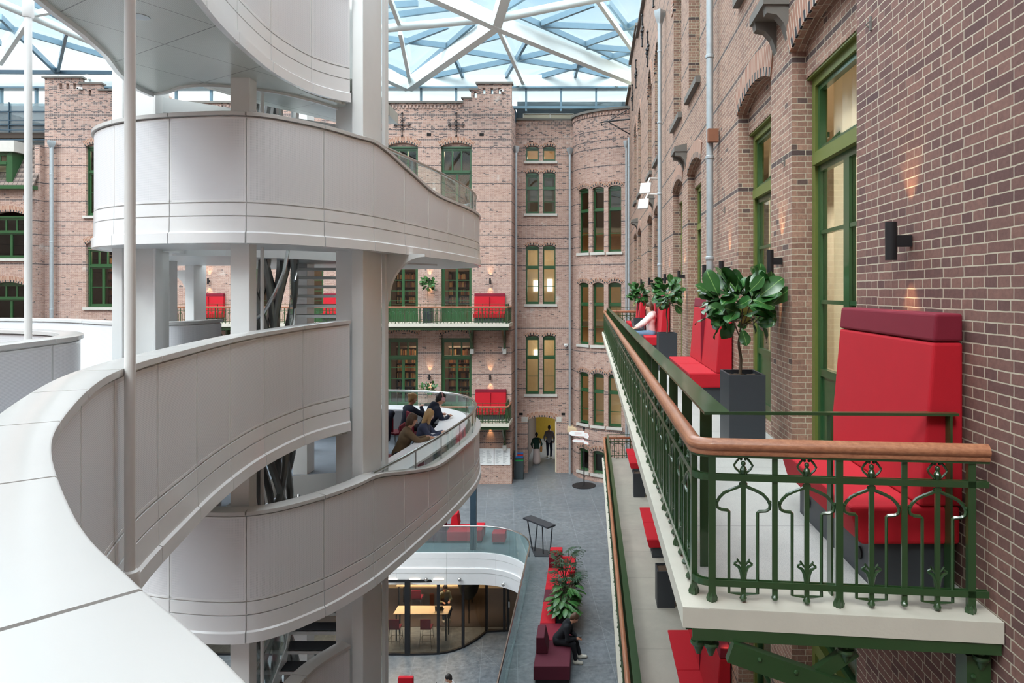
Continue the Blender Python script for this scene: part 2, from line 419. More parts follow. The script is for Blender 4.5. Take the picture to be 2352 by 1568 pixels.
class MB:
    """collects shapes; build() links them as one mesh object"""
    def __init__(s): s.v = []; s.f = []; s.uv = []; s.mi = []; s.cur = 0; s.sm = []
    def add(s, vs, fs, uvs=None, smooth=False):
        b = len(s.v); s.v += [tuple(p) for p in vs]
        for i, f in enumerate(fs):
            s.f.append([b + k for k in f]); s.uv.append(uvs[i] if uvs else None); s.mi.append(s.cur); s.sm.append(smooth)
        return s
    def box(s, x0, x1, y0, y1, z0, z1):
        vs = [(x, y, z) for z in (z0, z1) for y in (y0, y1) for x in (x0, x1)]
        return s.add(vs, [(0, 2, 3, 1), (4, 5, 7, 6), (0, 1, 5, 4), (2, 6, 7, 3), (0, 4, 6, 2), (1, 3, 7, 5)])
    def prism(s, poly, z0, z1):
        n = len(poly)
        vs = [(x, y, z0) for x, y in poly] + [(x, y, z1) for x, y in poly]
        return s.add(vs, [list(range(n))[::-1], list(range(n, 2 * n))] + [(i, (i + 1) % n, n + (i + 1) % n, n + i) for i in range(n)])
    def extr(s, pts, vec):
        n = len(pts); vec = Vector(vec)
        vs = [Vector(p) for p in pts] + [Vector(p) + vec for p in pts]
        return s.add(vs, [list(range(n))[::-1], list(range(n, 2 * n))] + [(i, (i + 1) % n, n + (i + 1) % n, n + i) for i in range(n)])
    def bar(s, a, b, w, h, up=(0, 0, 1), off=0.):
        a = Vector(a); b = Vector(b); d = (b - a).normalized()
        side = d.cross(Vector(up))
        if side.length < 1e-4: side = d.cross(Vector((0, 1, 0)))
        side.normalize(); u = side.cross(d).normalized()
        vs = [p + side * sx * w / 2 + u * (sz * h / 2 + off) for p in (a, b) for sx, sz in ((-1, -1), (1, -1), (1, 1), (-1, 1))]
        return s.add(vs, [(3, 2, 1, 0), (4, 5, 6, 7), (0, 1, 5, 4), (1, 2, 6, 5), (2, 3, 7, 6), (3, 0, 4, 7)])
    def tube(s, pts, r, n=8, cap=True, rs=None):
        pts = [Vector(p) for p in pts]; m = len(pts); vs = []
        prev = None
        for i, p in enumerate(pts):
            t = (pts[min(i + 1, m - 1)] - pts[max(i - 1, 0)]).normalized()
            if prev is None:
                a = Vector((0, 0, 1)) if abs(t.z) < .9 else Vector((0, 1, 0))
                x = t.cross(a).normalized()
            else:
                x = (prev - t * prev.dot(t)).normalized()
            prev = x; y = t.cross(x)
            rr = rs[i] if rs else r
            for k in range(n):
                an = 2 * PI * k / n
                vs.append(p + x * math.cos(an) * rr + y * math.sin(an) * rr)
        fs = [(i * n + k, i * n + (k + 1) % n, (i + 1) * n + (k + 1) % n, (i + 1) * n + k) for i in range(m - 1) for k in range(n)]
        s.add(vs, fs, smooth=n > 5)
        if cap:
            b = len(s.v) - len(vs)
            s.f += [[b + k for k in range(n)][::-1], [b + (m - 1) * n + k for k in range(n)]]
            s.uv += [None, None]; s.mi += [s.cur] * 2; s.sm += [False] * 2
        return s
    def lathe(s, prof, cx=0, cy=0, z=0, n=16):
        """prof: (r, z) pairs from the bottom up, around a vertical axis"""
        vs = [(cx + r * math.cos(2 * PI * k / n), cy + r * math.sin(2 * PI * k / n), z + h) for r, h in prof for k in range(n)]
        m = len(prof)
        fs = [(i * n + k, i * n + (k + 1) % n, (i + 1) * n + (k + 1) % n, (i + 1) * n + k) for i in range(m - 1) for k in range(n)]
        fs += [tuple(range(n))[::-1], tuple((m - 1) * n + k for k in range(n))]
        return s.add(vs, fs, smooth=True)
    def ball(s, c, r, n=8, sc=(1, 1, 1)):
        prof = [(math.sin(PI * i / n) * r * sc[0] + 1e-5, -math.cos(PI * i / n) * r * sc[2]) for i in range(n + 1)]
        return s.lathe(prof, c[0], c[1], c[2], 2 * n if n > 4 else 6)
    def sweep(s, path, prof, closed=True, s0=0., smooth=True):
        """path: (x, y, z, drop); prof: (offset to the right, z, weight of drop)"""
        m = len(path); n = len(prof); vs = []; L = [s0]
        for i in range(1, m): L.append(L[-1] + math.hypot(path[i][0] - path[i - 1][0], path[i][1] - path[i - 1][1]))
        for i in range(m):
            a = path[max(i - 1, 0)]; b = path[min(i + 1, m - 1)]
            tx, ty = b[0] - a[0], b[1] - a[1]; q = math.hypot(tx, ty) or 1; nx, ny = ty / q, -tx / q
            if 0 < i < m - 1:  # mitre
                t1 = Vector((path[i][0] - a[0], path[i][1] - a[1])).normalized(); tt = Vector((tx / q, ty / q))
                k = 1 / max(.5, t1.dot(tt))
            else: k = 1
            for pr in prof:
                w = pr[2] if len(pr) > 2 else 0
                dr = path[i][3] if len(path[i]) > 3 else 0
                vs.append((path[i][0] + nx * pr[0] * k, path[i][1] + ny * pr[0] * k, path[i][2] + pr[1] + w * dr))
        fs = []; uvs = []
        kk = n if closed else n - 1
        PL = [0.]
        for j in range(kk):
            a, b = prof[j], prof[(j + 1) % n]; PL.append(PL[-1] + math.hypot(a[0] - b[0], a[1] - b[1]))
        for i in range(m - 1):
            for j in range(kk):
                j2 = (j + 1) % n
                fs.append((i * n + j, (i + 1) * n + j, (i + 1) * n + j2, i * n + j2))
                uvs.append([(L[i], PL[j]), (L[i + 1], PL[j]), (L[i + 1], PL[j + 1]), (L[i], PL[j + 1])])
        if closed:
            fs += [tuple(range(n)), tuple((m - 1) * n + k for k in range(n))[::-1]]; uvs += [None, None]
        b0 = len(s.f); s.add(vs, fs, uvs, smooth=False)
        if smooth and m > 6:
            for k in range(b0, b0 + (m - 1) * kk): s.sm[k] = True
        return s
    def build(s, name, mat, parent=None, bevel=0., seg=2, loc=None, local=True, sharp=35):
        me = bpy.data.meshes.new(name)
        o0 = Vector((0, 0, 0))
        if parent is not None and local: o0 = Vector(ORG.get(parent.name, (0, 0, 0)))
        if loc is not None: o0 = Vector(loc)
        me.from_pydata([(p[0] - o0.x, p[1] - o0.y, p[2] - o0.z) for p in s.v], [], s.f)
        for mm in (mat if isinstance(mat, (list, tuple)) else [mat]): me.materials.append(M[mm])
        me.polygons.foreach_set('material_index', s.mi)
        me.polygons.foreach_set('use_smooth', s.sm)
        ul = me.uv_layers.new(name='UVMap')
        for p in me.polygons:
            q = s.uv[p.index]
            if q:
                for k, li in enumerate(p.loop_indices): ul.data[li].uv = q[k]
            else:
                nn = p.normal
                for li, vi in zip(p.loop_indices, p.vertices):
                    c = s.v[vi]
                    if abs(nn.z) > .7: ul.data[li].uv = (c[0], c[1])
                    elif abs(nn.x) > abs(nn.y): ul.data[li].uv = (c[1], c[2])
                    else: ul.data[li].uv = (c[0], c[2])
        if any(s.sm): 
            me.set_sharp_from_angle(angle=math.radians(sharp))
        o = bpy.data.objects.new(name, me)
        if loc is not None: o.location = loc
        link(o, parent)
        if parent is not None and parent.name in ORG: ORG[o.name] = ORG[parent.name]
        if bevel:
            md = o.modifiers.new('soft', 'BEVEL'); md.width = bevel; md.segments = seg; md.limit_method = 'ANGLE'
        return o

def root(name, loc, label=None, cat=None, group=None, kind=None):
    """an Empty at loc whose parts are given in world coordinates"""
    o = empty(name, loc, 0, label, cat, group, kind)
    ORG[o.name] = tuple(loc)
    return o

def cr(pts, n=6, closed=False):
    """Catmull-Rom through points of any dimension"""
    P = [list(p) for p in pts]; out = []
    m = len(P)
    for i in range(m - 1):
        p0 = P[max(i - 1, 0)]; p1 = P[i]; p2 = P[i + 1]; p3 = P[min(i + 2, m - 1)]
        for k in range(n):
            t = k / n
            out.append([.5 * ((2 * b) + (-a + c) * t + (2 * a - 5 * b + 4 * c - d) * t * t + (-a + 3 * b - 3 * c + d) * t ** 3) for a, b, c, d in zip(p0, p1, p2, p3)])
    out.append(P[-1])
    return out

def arclen(path):
    L = [0.]
    for a, b in zip(path, path[1:]): L.append(L[-1] + math.hypot(b[0] - a[0], b[1] - a[1]))
    return L
def sub(path, s0, s1, L=None, step=.06):
    L = L or arclen(path)
    n = max(2, int((s1 - s0) / step) + 1); out = []
    for k in range(n):
        q = s0 + (s1 - s0) * k / (n - 1)
        i = min(max(np.searchsorted(L, q) - 1, 0), len(path) - 2)
        t = (q - L[i]) / ((L[i + 1] - L[i]) or 1)
        out.append([a + (b - a) * t for a, b in zip(path[i], path[i + 1])])
    return out

def fill2d(outer, holes, depth):
    cu = bpy.data.curves.new('t', 'CURVE'); cu.dimensions = '2D'; cu.fill_mode = 'BOTH'; cu.extrude = depth / 2
    for lp in [outer] + list(holes):
        sp = cu.splines.new('POLY'); sp.points.add(len(lp) - 1); sp.use_cyclic_u = True
        for p, q in zip(sp.points, lp): p.co = (q[0], q[1], 0, 1)
    ob = bpy.data.objects.new('t', cu)
    me = bpy.data.meshes.new_from_object(ob)
    bpy.data.objects.remove(ob); bpy.data.curves.remove(cu)
    return me

def wall(name, outer, holes, depth, fn, mat, parent=None, cuts=None, kind='structure'):
    """flat sheet with openings in (u, v), front at w=0, back at w=depth, mapped by fn(u, v, w)"""
    me = fill2d(outer, holes, depth)
    bm = bmesh.new(); bm.from_mesh(me)
    bmesh.ops.remove_doubles(bm, verts=bm.verts, dist=1e-5)
    if cuts:
        for u in cuts:
            bmesh.ops.bisect_plane(bm, geom=bm.verts[:] + bm.edges[:] + bm.faces[:], plane_co=(u, 0, 0), plane_no=(1, 0, 0), dist=1e-5)
    bm.normal_update()
    ul = bm.loops.layers.uv.verify()
    for f in bm.faces:
        n = f.normal; f.smooth = False
        for l in f.loops:
            c = l.vert.co
            if abs(n.z) > .7: l[ul].uv = (c.x, c.y)
            elif abs(n.x) > abs(n.y): l[ul].uv = (c.z, c.y)
            else: l[ul].uv = (c.x, c.z + .02)
    for v in bm.verts: v.co = Vector(fn(v.co.x, v.co.y, v.co.z + depth / 2))
    bmesh.ops.recalc_face_normals(bm, faces=bm.faces)
    bm.to_mesh(me); bm.free()
    me.name = name; me.materials.clear(); me.materials.append(M[mat])
    o = bpy.data.objects.new(name, me); link(o, parent)
    if kind and parent is None: o['kind'] = kind
    return o

def rect(u0, u1, v0, v1, rise=0., n=10):
    p = [(u0, v0), (u1, v0)]
    if rise <= 0: return p + [(u1, v1), (u0, v1)]
    w = u1 - u0; r = (w * w / 4 + rise * rise) / (2 * rise); cy = v1 + rise - r; a = math.asin(w / 2 / r)
    for k in range(n + 1):
        t = a - 2 * a * k / n
        p.append(((u0 + u1) / 2 + r * math.sin(t), cy + r * math.cos(t)))
    return p

def arch_ring(mb, u0, u1, v1, rise, th, fn, proj=.02, back=.05, n=14):
    w = u1 - u0; r = (w * w / 4 + rise * rise) / (2 * rise); cy = v1 + rise - r; a = math.asin(min(1, w / 2 / r)) * 1.03
    vs = []; fs = []; uvs = []
    for k in range(n + 1):
        t = -a + 2 * a * k / n; um = (u0 + u1) / 2
        for rr, ww in ((r, -proj), (r + th, -proj), (r + th, back), (r, back)):
            vs.append(fn(um + rr * math.sin(t), cy + rr * math.cos(t), ww))
    for k in range(n):
        s0, s1 = r * 2 * a * k / n, r * 2 * a * (k + 1) / n
        for j in range(4):
            j2 = (j + 1) % 4; va, vb = ((0, th), (th, th), (th, 0), (0, 0))[j]
            fs.append((k * 4 + j, k * 4 + j2, (k + 1) * 4 + j2, (k + 1) * 4 + j)); uvs.append([(s0, va), (s0, vb), (s1, vb), (s1, va)])
    fs += [(0, 3, 2, 1), (n * 4, n * 4 + 1, n * 4 + 2, n * 4 + 3)]; uvs += [None, None]
    mb.add(vs, fs, uvs)

def deck(name, outer, holes, z0, z1, mats, parent=None):
    """horizontal plate; mats = (top, bottom and sides)"""
    me = fill2d(outer, holes, z1 - z0)
    me.materials.clear()
    for m_ in mats: me.materials.append(M[m_])
    o = bpy.data.objects.new(name, me); me.name = name
    bm = bmesh.new(); bm.from_mesh(me); bmesh.ops.remove_doubles(bm, verts=bm.verts, dist=1e-5)
    bmesh.ops.recalc_face_normals(bm, faces=bm.faces)
    ul = bm.loops.layers.uv.verify()
    off = Vector(ORG.get(parent.name, (0, 0, 0))) if parent else Vector((0, 0, 0))
    for f in bm.faces:
        f.material_index = 0 if f.normal.z > .5 else (1 if len(mats) > 1 else 0); f.smooth = False
        ca, sa = math.cos(.55), math.sin(.55)
        for l in f.loops: l[ul].uv = (l.vert.co.x * ca - l.vert.co.y * sa, l.vert.co.x * sa + l.vert.co.y * ca)
    for v in bm.verts: v.co = Vector((v.co.x, v.co.y, v.co.z + (z0 + z1) / 2)) - off
    bm.to_mesh(me); bm.free()
    link(o, parent)
    return o
# ================================================================ the building shell
L2, L1, L0 = E - 1.6, E - 6.5, 0.0
BZ = -3.85                                    # basement floor
WX = 2.0                                      # right-hand facade plane
fR = lambda u, v, w: (WX + w, u, v)
FY, RY = 35.0, 37.1
fF = lambda u, v, w: (u, FY + w, v)
fE = lambda u, v, w: (u, RY + w, v)

NWIN = [0]
def window_local(w, h, trans, frame='olive_frame', sash='green_frame', leaves=2, rows=(.42, .68), panel=.0, tcols=3, open_top=False, pane='window_glass'):
    """window in local coordinates: x across, z up from its foot, y into the building"""
    NWIN[0] += 1
    r = empty('window_%d' % NWIN[0], kind='structure')
    a = .09 if w > 1 else .035; t0_ = .065 if w > 1 else .026
    b = MB(); b.box(-w/2, -w/2 + a, 0, .12, 0, h).box(w/2 - a, w/2, 0, .12, 0, h).box(-w/2 + a, w/2 - a, 0, .12, h - .1, h).box(-w/2 + a, w/2 - a, 0, .12, 0, .07)
    if trans: b.box(-w/2 + a, w/2 - a, -.03, .12, trans - .05, trans + .07)
    b.box(-w/2, w/2, -.05, .0, h - .02, h + .07)
    b.build('window_frame', frame, r)
    s = MB(); g = MB()
    x0, x1 = -w/2 + a, w/2 - a
    zt = trans - .05 if trans else h - .1
    lw = (x1 - x0) / leaves
    for i in range(leaves):
        p, q = x0 + i * lw, x0 + (i + 1) * lw
        t = t0_
        s.box(p, p + t, .03, .09, .07, zt).box(q - t, q, .03, .09, .07, zt).box(p + t, q - t, .03, .09, zt - t, zt).box(p + t, q - t, .03, .09, .07, .07 + t + .03)
        if panel: s.box(p + t, q - t, .05, .08, .1, panel).box(p + t, q - t, .03, .09, panel, panel + .07)
        for f in rows: z = panel + (zt - panel) * f; s.box(p + t, q - t, .035, .085, z - .018, z + .018)
        g.box(p + t, q - t, .058, .064, panel + .02, zt - .02)
    if trans:
        z0, z1 = trans + .07, h - .1
        if open_top:
            for sg in (0, 1):
                y0, y1 = (.06, -.34)
                s.bar((x0 + .03 + sg * (x1 - x0 - .06), .06, z0 + .02), (x0 + .03 + sg * (x1 - x0 - .06), .46, z1 - .25), .05, .05)
            s.bar((x0, .06, z0 + .03), (x1, .06, z0 + .03), .05, .06); s.bar((x0, .46, z1 - .25), (x1, .46, z1 - .25), .05, .06)
            s.box(x0, x0 + .05, .03, .09, z0, z1).box(x1 - .05, x1, .03, .09, z0, z1).box(x0, x1, .03, .09, z1 - .05, z1)
            g.extr([(x0 + .05, .06, z0 + .05), (x1 - .05, .06, z0 + .05), (x1 - .05, .45, z1 - .27), (x0 + .05, .45, z1 - .27)], (0, .006, 0))
        else:
            cw = (x1 - x0) / tcols
            for i in range(tcols):
                p, q = x0 + i * cw, x0 + (i + 1) * cw
                s.box(p, p + .04, .03, .09, z0, z1).box(q - .04, q, .03, .09, z0, z1).box(p + .04, q - .04, .03, .09, z0, z0 + .05).box(p + .04, q - .04, .03, .09, z1 - .05, z1)
            g.box(x0 + .02, x1 - .02, .058, .064, z0 + .02, z1 - .02)
    so = s.build('sash', sash, r)
    g.build('pane', pane, so)
    return r

def place_window(proto, loc, rz, first):
    if not first[0]:
        first[0] = True; proto.location = loc; proto.rotation_euler = (0, 0, rz); return proto
    NWIN[0] += 1
    c = copy_tree(proto, loc=loc, rz=rz); c.name = 'window_%d' % NWIN[0]
    return c

# ---------------------------------------------------------------- right-hand facade
pairs = [(5.12, 6.76), (7.55, 9.2), (12.3, 13.95), (14.8, 16.45), (19.5, 21.15), (22.0, 23.65), (26.7, 28.35), (29.2, 30.85)]
holes = []; ringR = MB(); tymR = MB(); sillR = MB()
w_l2 = window_local(1.64, 3.7, 2.87, rows=(.35, .68), panel=.78, open_top=True); f_l2 = [0]
w_l2b = window_local(1.64, 3.7, 2.87, rows=(.35, .68), panel=.78); f_l2b = [0]
w_l1 = window_local(1.64, 4.0, 3.06, rows=(.35, .68), panel=.78); f_l1 = [0]
w_up = window_local(1.3, 3.3, 2.3, rows=(.5,)); f_up = [0]
for i, (a, b) in enumerate(pairs):
    m = (a + b) / 2
    holes.append(rect(a, b, L2 + .01, E + 2.37, .16)); arch_ring(ringR, a, b, E + 2.37, .16, .32, fR)
    holes.append(rect(a, b, L1 + .01, E - 2.23, .16)); arch_ring(ringR, a, b, E - 2.23, .16, .32, fR)
    holes.append(rect(a + .15, b - .15, E + 3.9, E + 6.7, .67)); arch_ring(ringR, a + .15, b - .15, E + 6.7, .67, .32, fR)
    holes.append(rect(a + .1, b - .1, 1.0, 2.2, .2))
    tymR.box(WX + .14, WX + .27, a, b, E + 2.1, E + 2.6).box(WX + .14, WX + .27, a, b, E - 2.5, E - 2.0).box(WX + .16, WX + .27, a, b, E + 7.2, E + 7.4)
    sillR.box(WX - .09, WX + .2, a + .05, b - .05, E + 3.78, E + 3.9).box(WX - .05, WX + .2, a + .05, b - .05, .9, 1.0)
    place_window(w_l2 if i < 2 else w_l2b, (WX + .2, m, L2), -PI/2, f_l2 if i < 2 else f_l2b)
    place_window(w_l1, (WX + .2, m, L1), -PI/2, f_l1)
    place_window(w_up, (WX + .2, m, E + 3.9), -PI/2, f_up)
outer = [(-9, -4.2), (36.5, -4.2), (36.5, E + 9.9), (33.2, E + 9.9), (33.2, E + 11.0), (28.4, E + 11.0), (28.4, E + 10.5), (-9, E + 10.5)]
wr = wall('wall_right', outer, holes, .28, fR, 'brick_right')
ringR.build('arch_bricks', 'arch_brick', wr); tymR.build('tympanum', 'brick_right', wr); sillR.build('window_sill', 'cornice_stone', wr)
b = MB(); b.box(WX - .12, WX + .3, 28.3, 33.3, E + 11.0, E + 11.12).box(WX - .12, WX + .3, 33.2, 36.5, E + 9.9, E + 10.02).box(WX - .12, WX + .3, -9, 28.4, E + 10.5, E + 10.62)
# stone consoles and stepped blocks high on the facade
for y in (7.15, 14.38, 21.58, 28.78):
    b.extr([(WX - .26, y - .3, E + 2.88), (WX + .02, y - .3, E + 2.88), (WX + .02, y - .3, E + 3.05), (WX - .26, y - .3, E + 2.98)], (0, .6, 0))
    for q in (-.28, .16): b.extr([(WX + .02, y + q, E + 2.5), (WX + .02, y + q, E + 2.9), (WX - .24, y + q, E + 2.9), (WX - .22, y + q, E + 2.8), (WX - .12, y + q, E + 2.78), (WX - .05, y + q, E + 2.7)], (0, .12, 0))
b.build('cornice', 'cornice_stone', wr)
b = MB()
b.box(5.0, 5.2, -9, 37, -4.2, E + 11).box(2.28, 5.0, -9, 37, E + 10.2, E + 10.3)
for z in (L2, L1, 0, E + 3.6): b.box(2.3, 5.0, -9, 37, z - .3, z - .01)
o = b.build('wall_right_interior', 'interior_cream'); o['kind'] = 'structure'
for y_ in (6, 8.6, 13.5): lamp('right_room_lamp', 'AREA', (3.7, y_, L2 + 3.4), 70, (1, .93, .82), 1.5)  # unseen fill lights, added behind the curtains to brighten them
# curtains behind the nearest windows
b = MB()
for (a, c_) in pairs[:4]:
    pts = [[a + .02 + (c_ - a - .04) * k / 40, WX + .42 + .03 * math.sin(k * 1.1)] for k in range(41)]
    vs = [(p[1], p[0], z) for z in (L2 + .05, E + 2.2) for p in pts]
    b.add(vs, [(k, k + 1, 42 + k, 41 + k) for k in range(40)], smooth=True)
o = b.build('window_curtain', 'curtain'); tag(o, None, None, None, 'structure')

# ---------------------------------------------------------------- far facade, main plane
farw = [(-25.85, -24.3), (-22.9, -21.3), (-18.02, -16.42), (-15.23, -13.67), (-10.42, -8.82), (-7.63, -6.07)]
holes = []; ring = MB(); tym = MB(); sill = MB()
v_l2 = window_local(1.58, 3.75, 2.87, frame='green_frame', rows=(.18, .42, .68), panel=.72, pane='window_glass'); g2 = [0]
v_l1 = window_local(1.58, 4.0, 3.06, frame='green_frame', rows=(.25, .55, .8), panel=.72); g1 = [0]
v_up = window_local(1.58, 3.5, 2.25, frame='green_frame', rows=(.55,)); g3 = [0]
v_lo = window_local(1.5, 3.0, 2.1, frame='green_frame', rows=(.5,)); g4 = [0]
for i, (a, b) in enumerate(farw):
    m = (a + b) / 2
    z2 = L2 + .01 if i else E - .83
    holes.append(rect(a, b, z2, E + 2.4, .18)); arch_ring(ring, a, b, E + 2.4, .18, .3, fF)
    holes.append(rect(a, b, L1 + .01, E - 2.25, .18)); arch_ring(ring, a, b, E - 2.25, .18, .3, fF)
    holes.append(rect(a, b, E + 3.85, E + 7.4, .2)); arch_ring(ring, a, b, E + 7.4, .2, .3, fF)
    tym.box(a, b, FY + .12, FY + .25, E + 2.12, E + 2.62).box(a, b, FY + .12, FY + .25, E - 2.5, E - 2.02).box(a, b, FY + .12, FY + .25, E + 7.33, E + 7.63)
    sill.box(a - .1, b + .1, FY - .1, FY + .2, E + 3.72, E + 3.85)
    if not i: sill.box(a - .1, b + .1, FY - .1, FY + .2, E - .97, E - .83)
    place_window(v_l2 if i else v_lo, (m, FY + .16, L2 if i else E - .83), 0, g2 if i else g4)
    place_window(v_l1, (m, FY + .16, L1), 0, g1)
    place_window(v_up, (m, FY + .16, E + 3.85), 0, g3)
top = [(-4.02, E + 10.6), (-5.75, E + 10.6), (-5.75, E + 10.3), (-6.1, E + 10.3), (-6.1, E + 9.85), (-6.5, E + 9.85), (-6.5, E + 9.6),
       (-23.2, E + 9.6), (-23.2, E + 9.9), (-24.4, E + 9.9), (-24.4, E + 10.25), (-25.1, E + 10.25), (-25.1, E + 10.6), (-26.1, E + 10.6), (-26.1, E + 10.9), (-27.95, E + 10.9)]
for (u0, v0) in [(-5.5, 10.1), (-5.1, 10.1), (-4.7, 10.1), (-5.95, 9.9), (-27.2, 10.35), (-26.85, 10.35), (-26.5, 10.35), (-25.7, 10.0)]:
    holes.append(rect(u0, u0 + .14, E + v0, E + v0 + .3))
wf = wall('wall_far', [(-27.95, -.02), (-4.02, -.02)] + top, holes, .26, fF, 'brick_far')
ring.build('arch_bricks', 'arch_brick', wf); tym.build('tympanum', 'brick_far', wf); sill.build('window_sill', 'sill_stone', wf)
b = MB()
b.box(-6.5, -23.2, FY - .1, FY + .3, E + 9.6, E + 9.72).box(-5.85, -3.95, FY - .1, FY + .34, E + 10.6, E + 10.7).box(-6.2, -5.7, FY - .06, FY + .3, E + 10.3, E + 10.38)
b.box(-6.6, -6.05, FY - .06, FY + .3, E + 9.85, E + 9.93).box(-28.05, -26.0, FY - .1, FY + .3, E + 10.9, E + 11.0).box(-26.2, -25, FY - .08, FY + .3, E + 10.6, E + 10.68)
b.box(-25.2, -24.3, FY - .08, FY + .3, E + 10.25, E + 10.33).box(-24.5, -23.1, FY - .08, FY + .3, E + 9.9, E + 9.98)
b.build('coping', 'cornice_stone', wf)
# dentil course under the coping
b = MB()
k = -23.1
while k < -6.6:
    b.box(k, k + .09, FY - .05, FY + .02, E + 9.36, E + 9.5); k += .18
b.box(-23.2, -6.5, FY - .04, FY + .02, E + 9.5, E + 9.6)
b.build('dentil_course', 'brick_far', wf)
# plinth course
b = MB(); b.box(-27.9, -4.0, FY - .07, FY, -.02, 1.25); b.build('plinth', 'brick_far', wf)

# return wall and recessed bay
o = MB().box(-4.28, -4.02, FY + .262, RY + .26, -.02, E + 9.6).build('wall_return', 'brick_far'); o['kind'] = 'structure'
holes = []; ring = MB(); tym = MB(); sill = MB()
rows = [(7.05, 7.76), (4.2, 6.34), (-.71, 2.37), (-5.6, -2.53)]
cols = [(-3.48, -2.77), (-2.56, -1.87)]
for ri, (z0, z1) in enumerate(rows):
    first = [0]
    pr = window_local(.7, z1 - z0, 0 if ri == 0 else (z1 - z0) * .64, frame='green_frame', leaves=1, rows=() if ri < 1 else (.5,), tcols=1)
    for (a, b) in cols:
        place_window(pr, ((a + b) / 2, RY + .12, E + z0), 0, first)
        holes.append(rect(a, b, E + z0, E + z1, .12)); arch_ring(ring, a + .01, b - .01, E + z1 + .02, .12, .17, fE)
        tym.box(a, b, RY + .1, RY + .2, E + z1 - .02, E + z1 + .14)
        sill.box(a - .1, b + .1, RY - .1, RY + .12, E + z0 - .14, E + z0)
door = rect(-3.38, -1.82, -.3, E - 7.0, .16); holes.append(door)
arch_ring(ring, -3.38, -1.82, E - 7.0, .16, .3, fE)
we = wall('wall_recess', [(-4.02, -.5), (-.9, -.5), (-.9, E + 9.25), (-4.02, E + 9.25)], holes, .3, fE, 'brick_far')
ring.build('arch_bricks', 'arch_brick', we); tym.build('tympanum', 'brick_far', we)
sill.box(-3.72, -3.38, RY - .03, RY + .1, E - 7.12, E - 6.84).box(-1.82, -1.55, RY - .03, RY + .1, E - 7.12, E - 6.84).build('window_sill', 'sill_stone', we)

# curved stair tower
TP = cr([(-.9, 37.35), (-.88, 36.7), (-.62, 36.15), (-.15, 35.65), (.6, 35.15), (1.3, 34.85), (2.05, 34.65)], 8)
TL = arclen(TP)
def fT(u, v, w):
    i = min(max(int(np.searchsorted(TL, u)) - 1, 0), len(TP) - 2)
    t = (u - TL[i]) / (TL[i + 1] - TL[i])
    a, b = TP[i], TP[i + 1]; dx, dy = b[0] - a[0], b[1] - a[1]; q = math.hypot(dx, dy)
    return (a[0] + dx * t - dy / q * w, a[1] + dy * t + dx / q * w, v)
def u_at(px):
    best = min(range(400), key=lambda k: abs(VX + fT(TL[-1] * k / 400, 0, 0)[0] * F / fT(TL[-1] * k / 400, 0, 0)[1] - px))
    return TL[-1] * best / 400
holes = []; ring = MB(); tym = MB(); sill = MB()
tc_ = [(u_at(1329), u_at(1352)), (u_at(1361), u_at(1387)), (u_at(1397), u_at(1427))]
for ri, (z0, z1) in enumerate([(2.0, 5.3), (-2.8, .35), (-6.95, -4.35), (-9.45, -8.35)]):
    for (a, b) in (tc_ if ri < 3 else tc_[:2]):
        holes.append(rect(a, b, E + z0, E + z1, .1)); arch_ring(ring, a - .05, b + .05, E + z1 + .03, .14, .18, fT)
        w_ = window_local(b - a, z1 - z0, (z1 - z0) * .66 if ri < 3 else 0, frame='green_frame', leaves=1, rows=(.45,) if ri < 3 else (), tcols=1)
        m = (a + b) / 2; p = fT(m, 0, .16); p0 = fT(m - .1, 0, .16)
        w_.location = (p[0], p[1], E + z0); w_.rotation_euler = (0, 0, math.atan2(p[1] - p0[1], p[0] - p0[0]))
        q = [fT(a + .0, E + z1 - .02, .12), fT(b, E + z1 - .02, .12), fT(b, E + z1 - .02, .2), fT(a, E + z1 - .02, .2)]
        tym.extr(q, (0, 0, .14))
        q = [fT(a - .08, E + z0 - .14, -.1), fT(b + .08, E + z0 - .14, -.1), fT(b + .08, E + z0 - .14, .12), fT(a - .08, E + z0 - .14, .12)]
        sill.extr(q, (0, 0, .14))
wt_ = wall('wall_tower', [(0, -.02), (TL[-1], -.02), (TL[-1], E + 9.25), (0, E + 9.25)], holes, .25, fT, 'brick_far', cuts=[TL[-1] * k / 24 for k in range(1, 24)])
ring.build('arch_bricks', 'arch_brick', wt_); tym.build('tympanum', 'brick_far', wt_); sill.build('window_sill', 'sill_stone', wt_)
b = MB(); b.sweep([(p[0], p[1], E + 9.25, 0) for p in [(-4.0, RY)] + TP[2:]], [(.1, 0), (.1, .12), (-.3, .12), (-.3, 0)])
cp = b.build('cornice', 'cornice_stone', wt_)
b = MB(); L_ = arclen([(-4.0, RY)] + TP[2:]); q = .0
while q < L_[-1] - .1:
    p = sub([(-4.0, RY)] + TP[2:], q, q + .09, L_)
    b.sweep([(x, y, E + 9.02, 0) for x, y in p[:2]], [(.05, 0), (.05, .14), (-.02, .14), (-.02, 0)]); q += .18
b.build('dentil_course', 'brick_far', wt_)

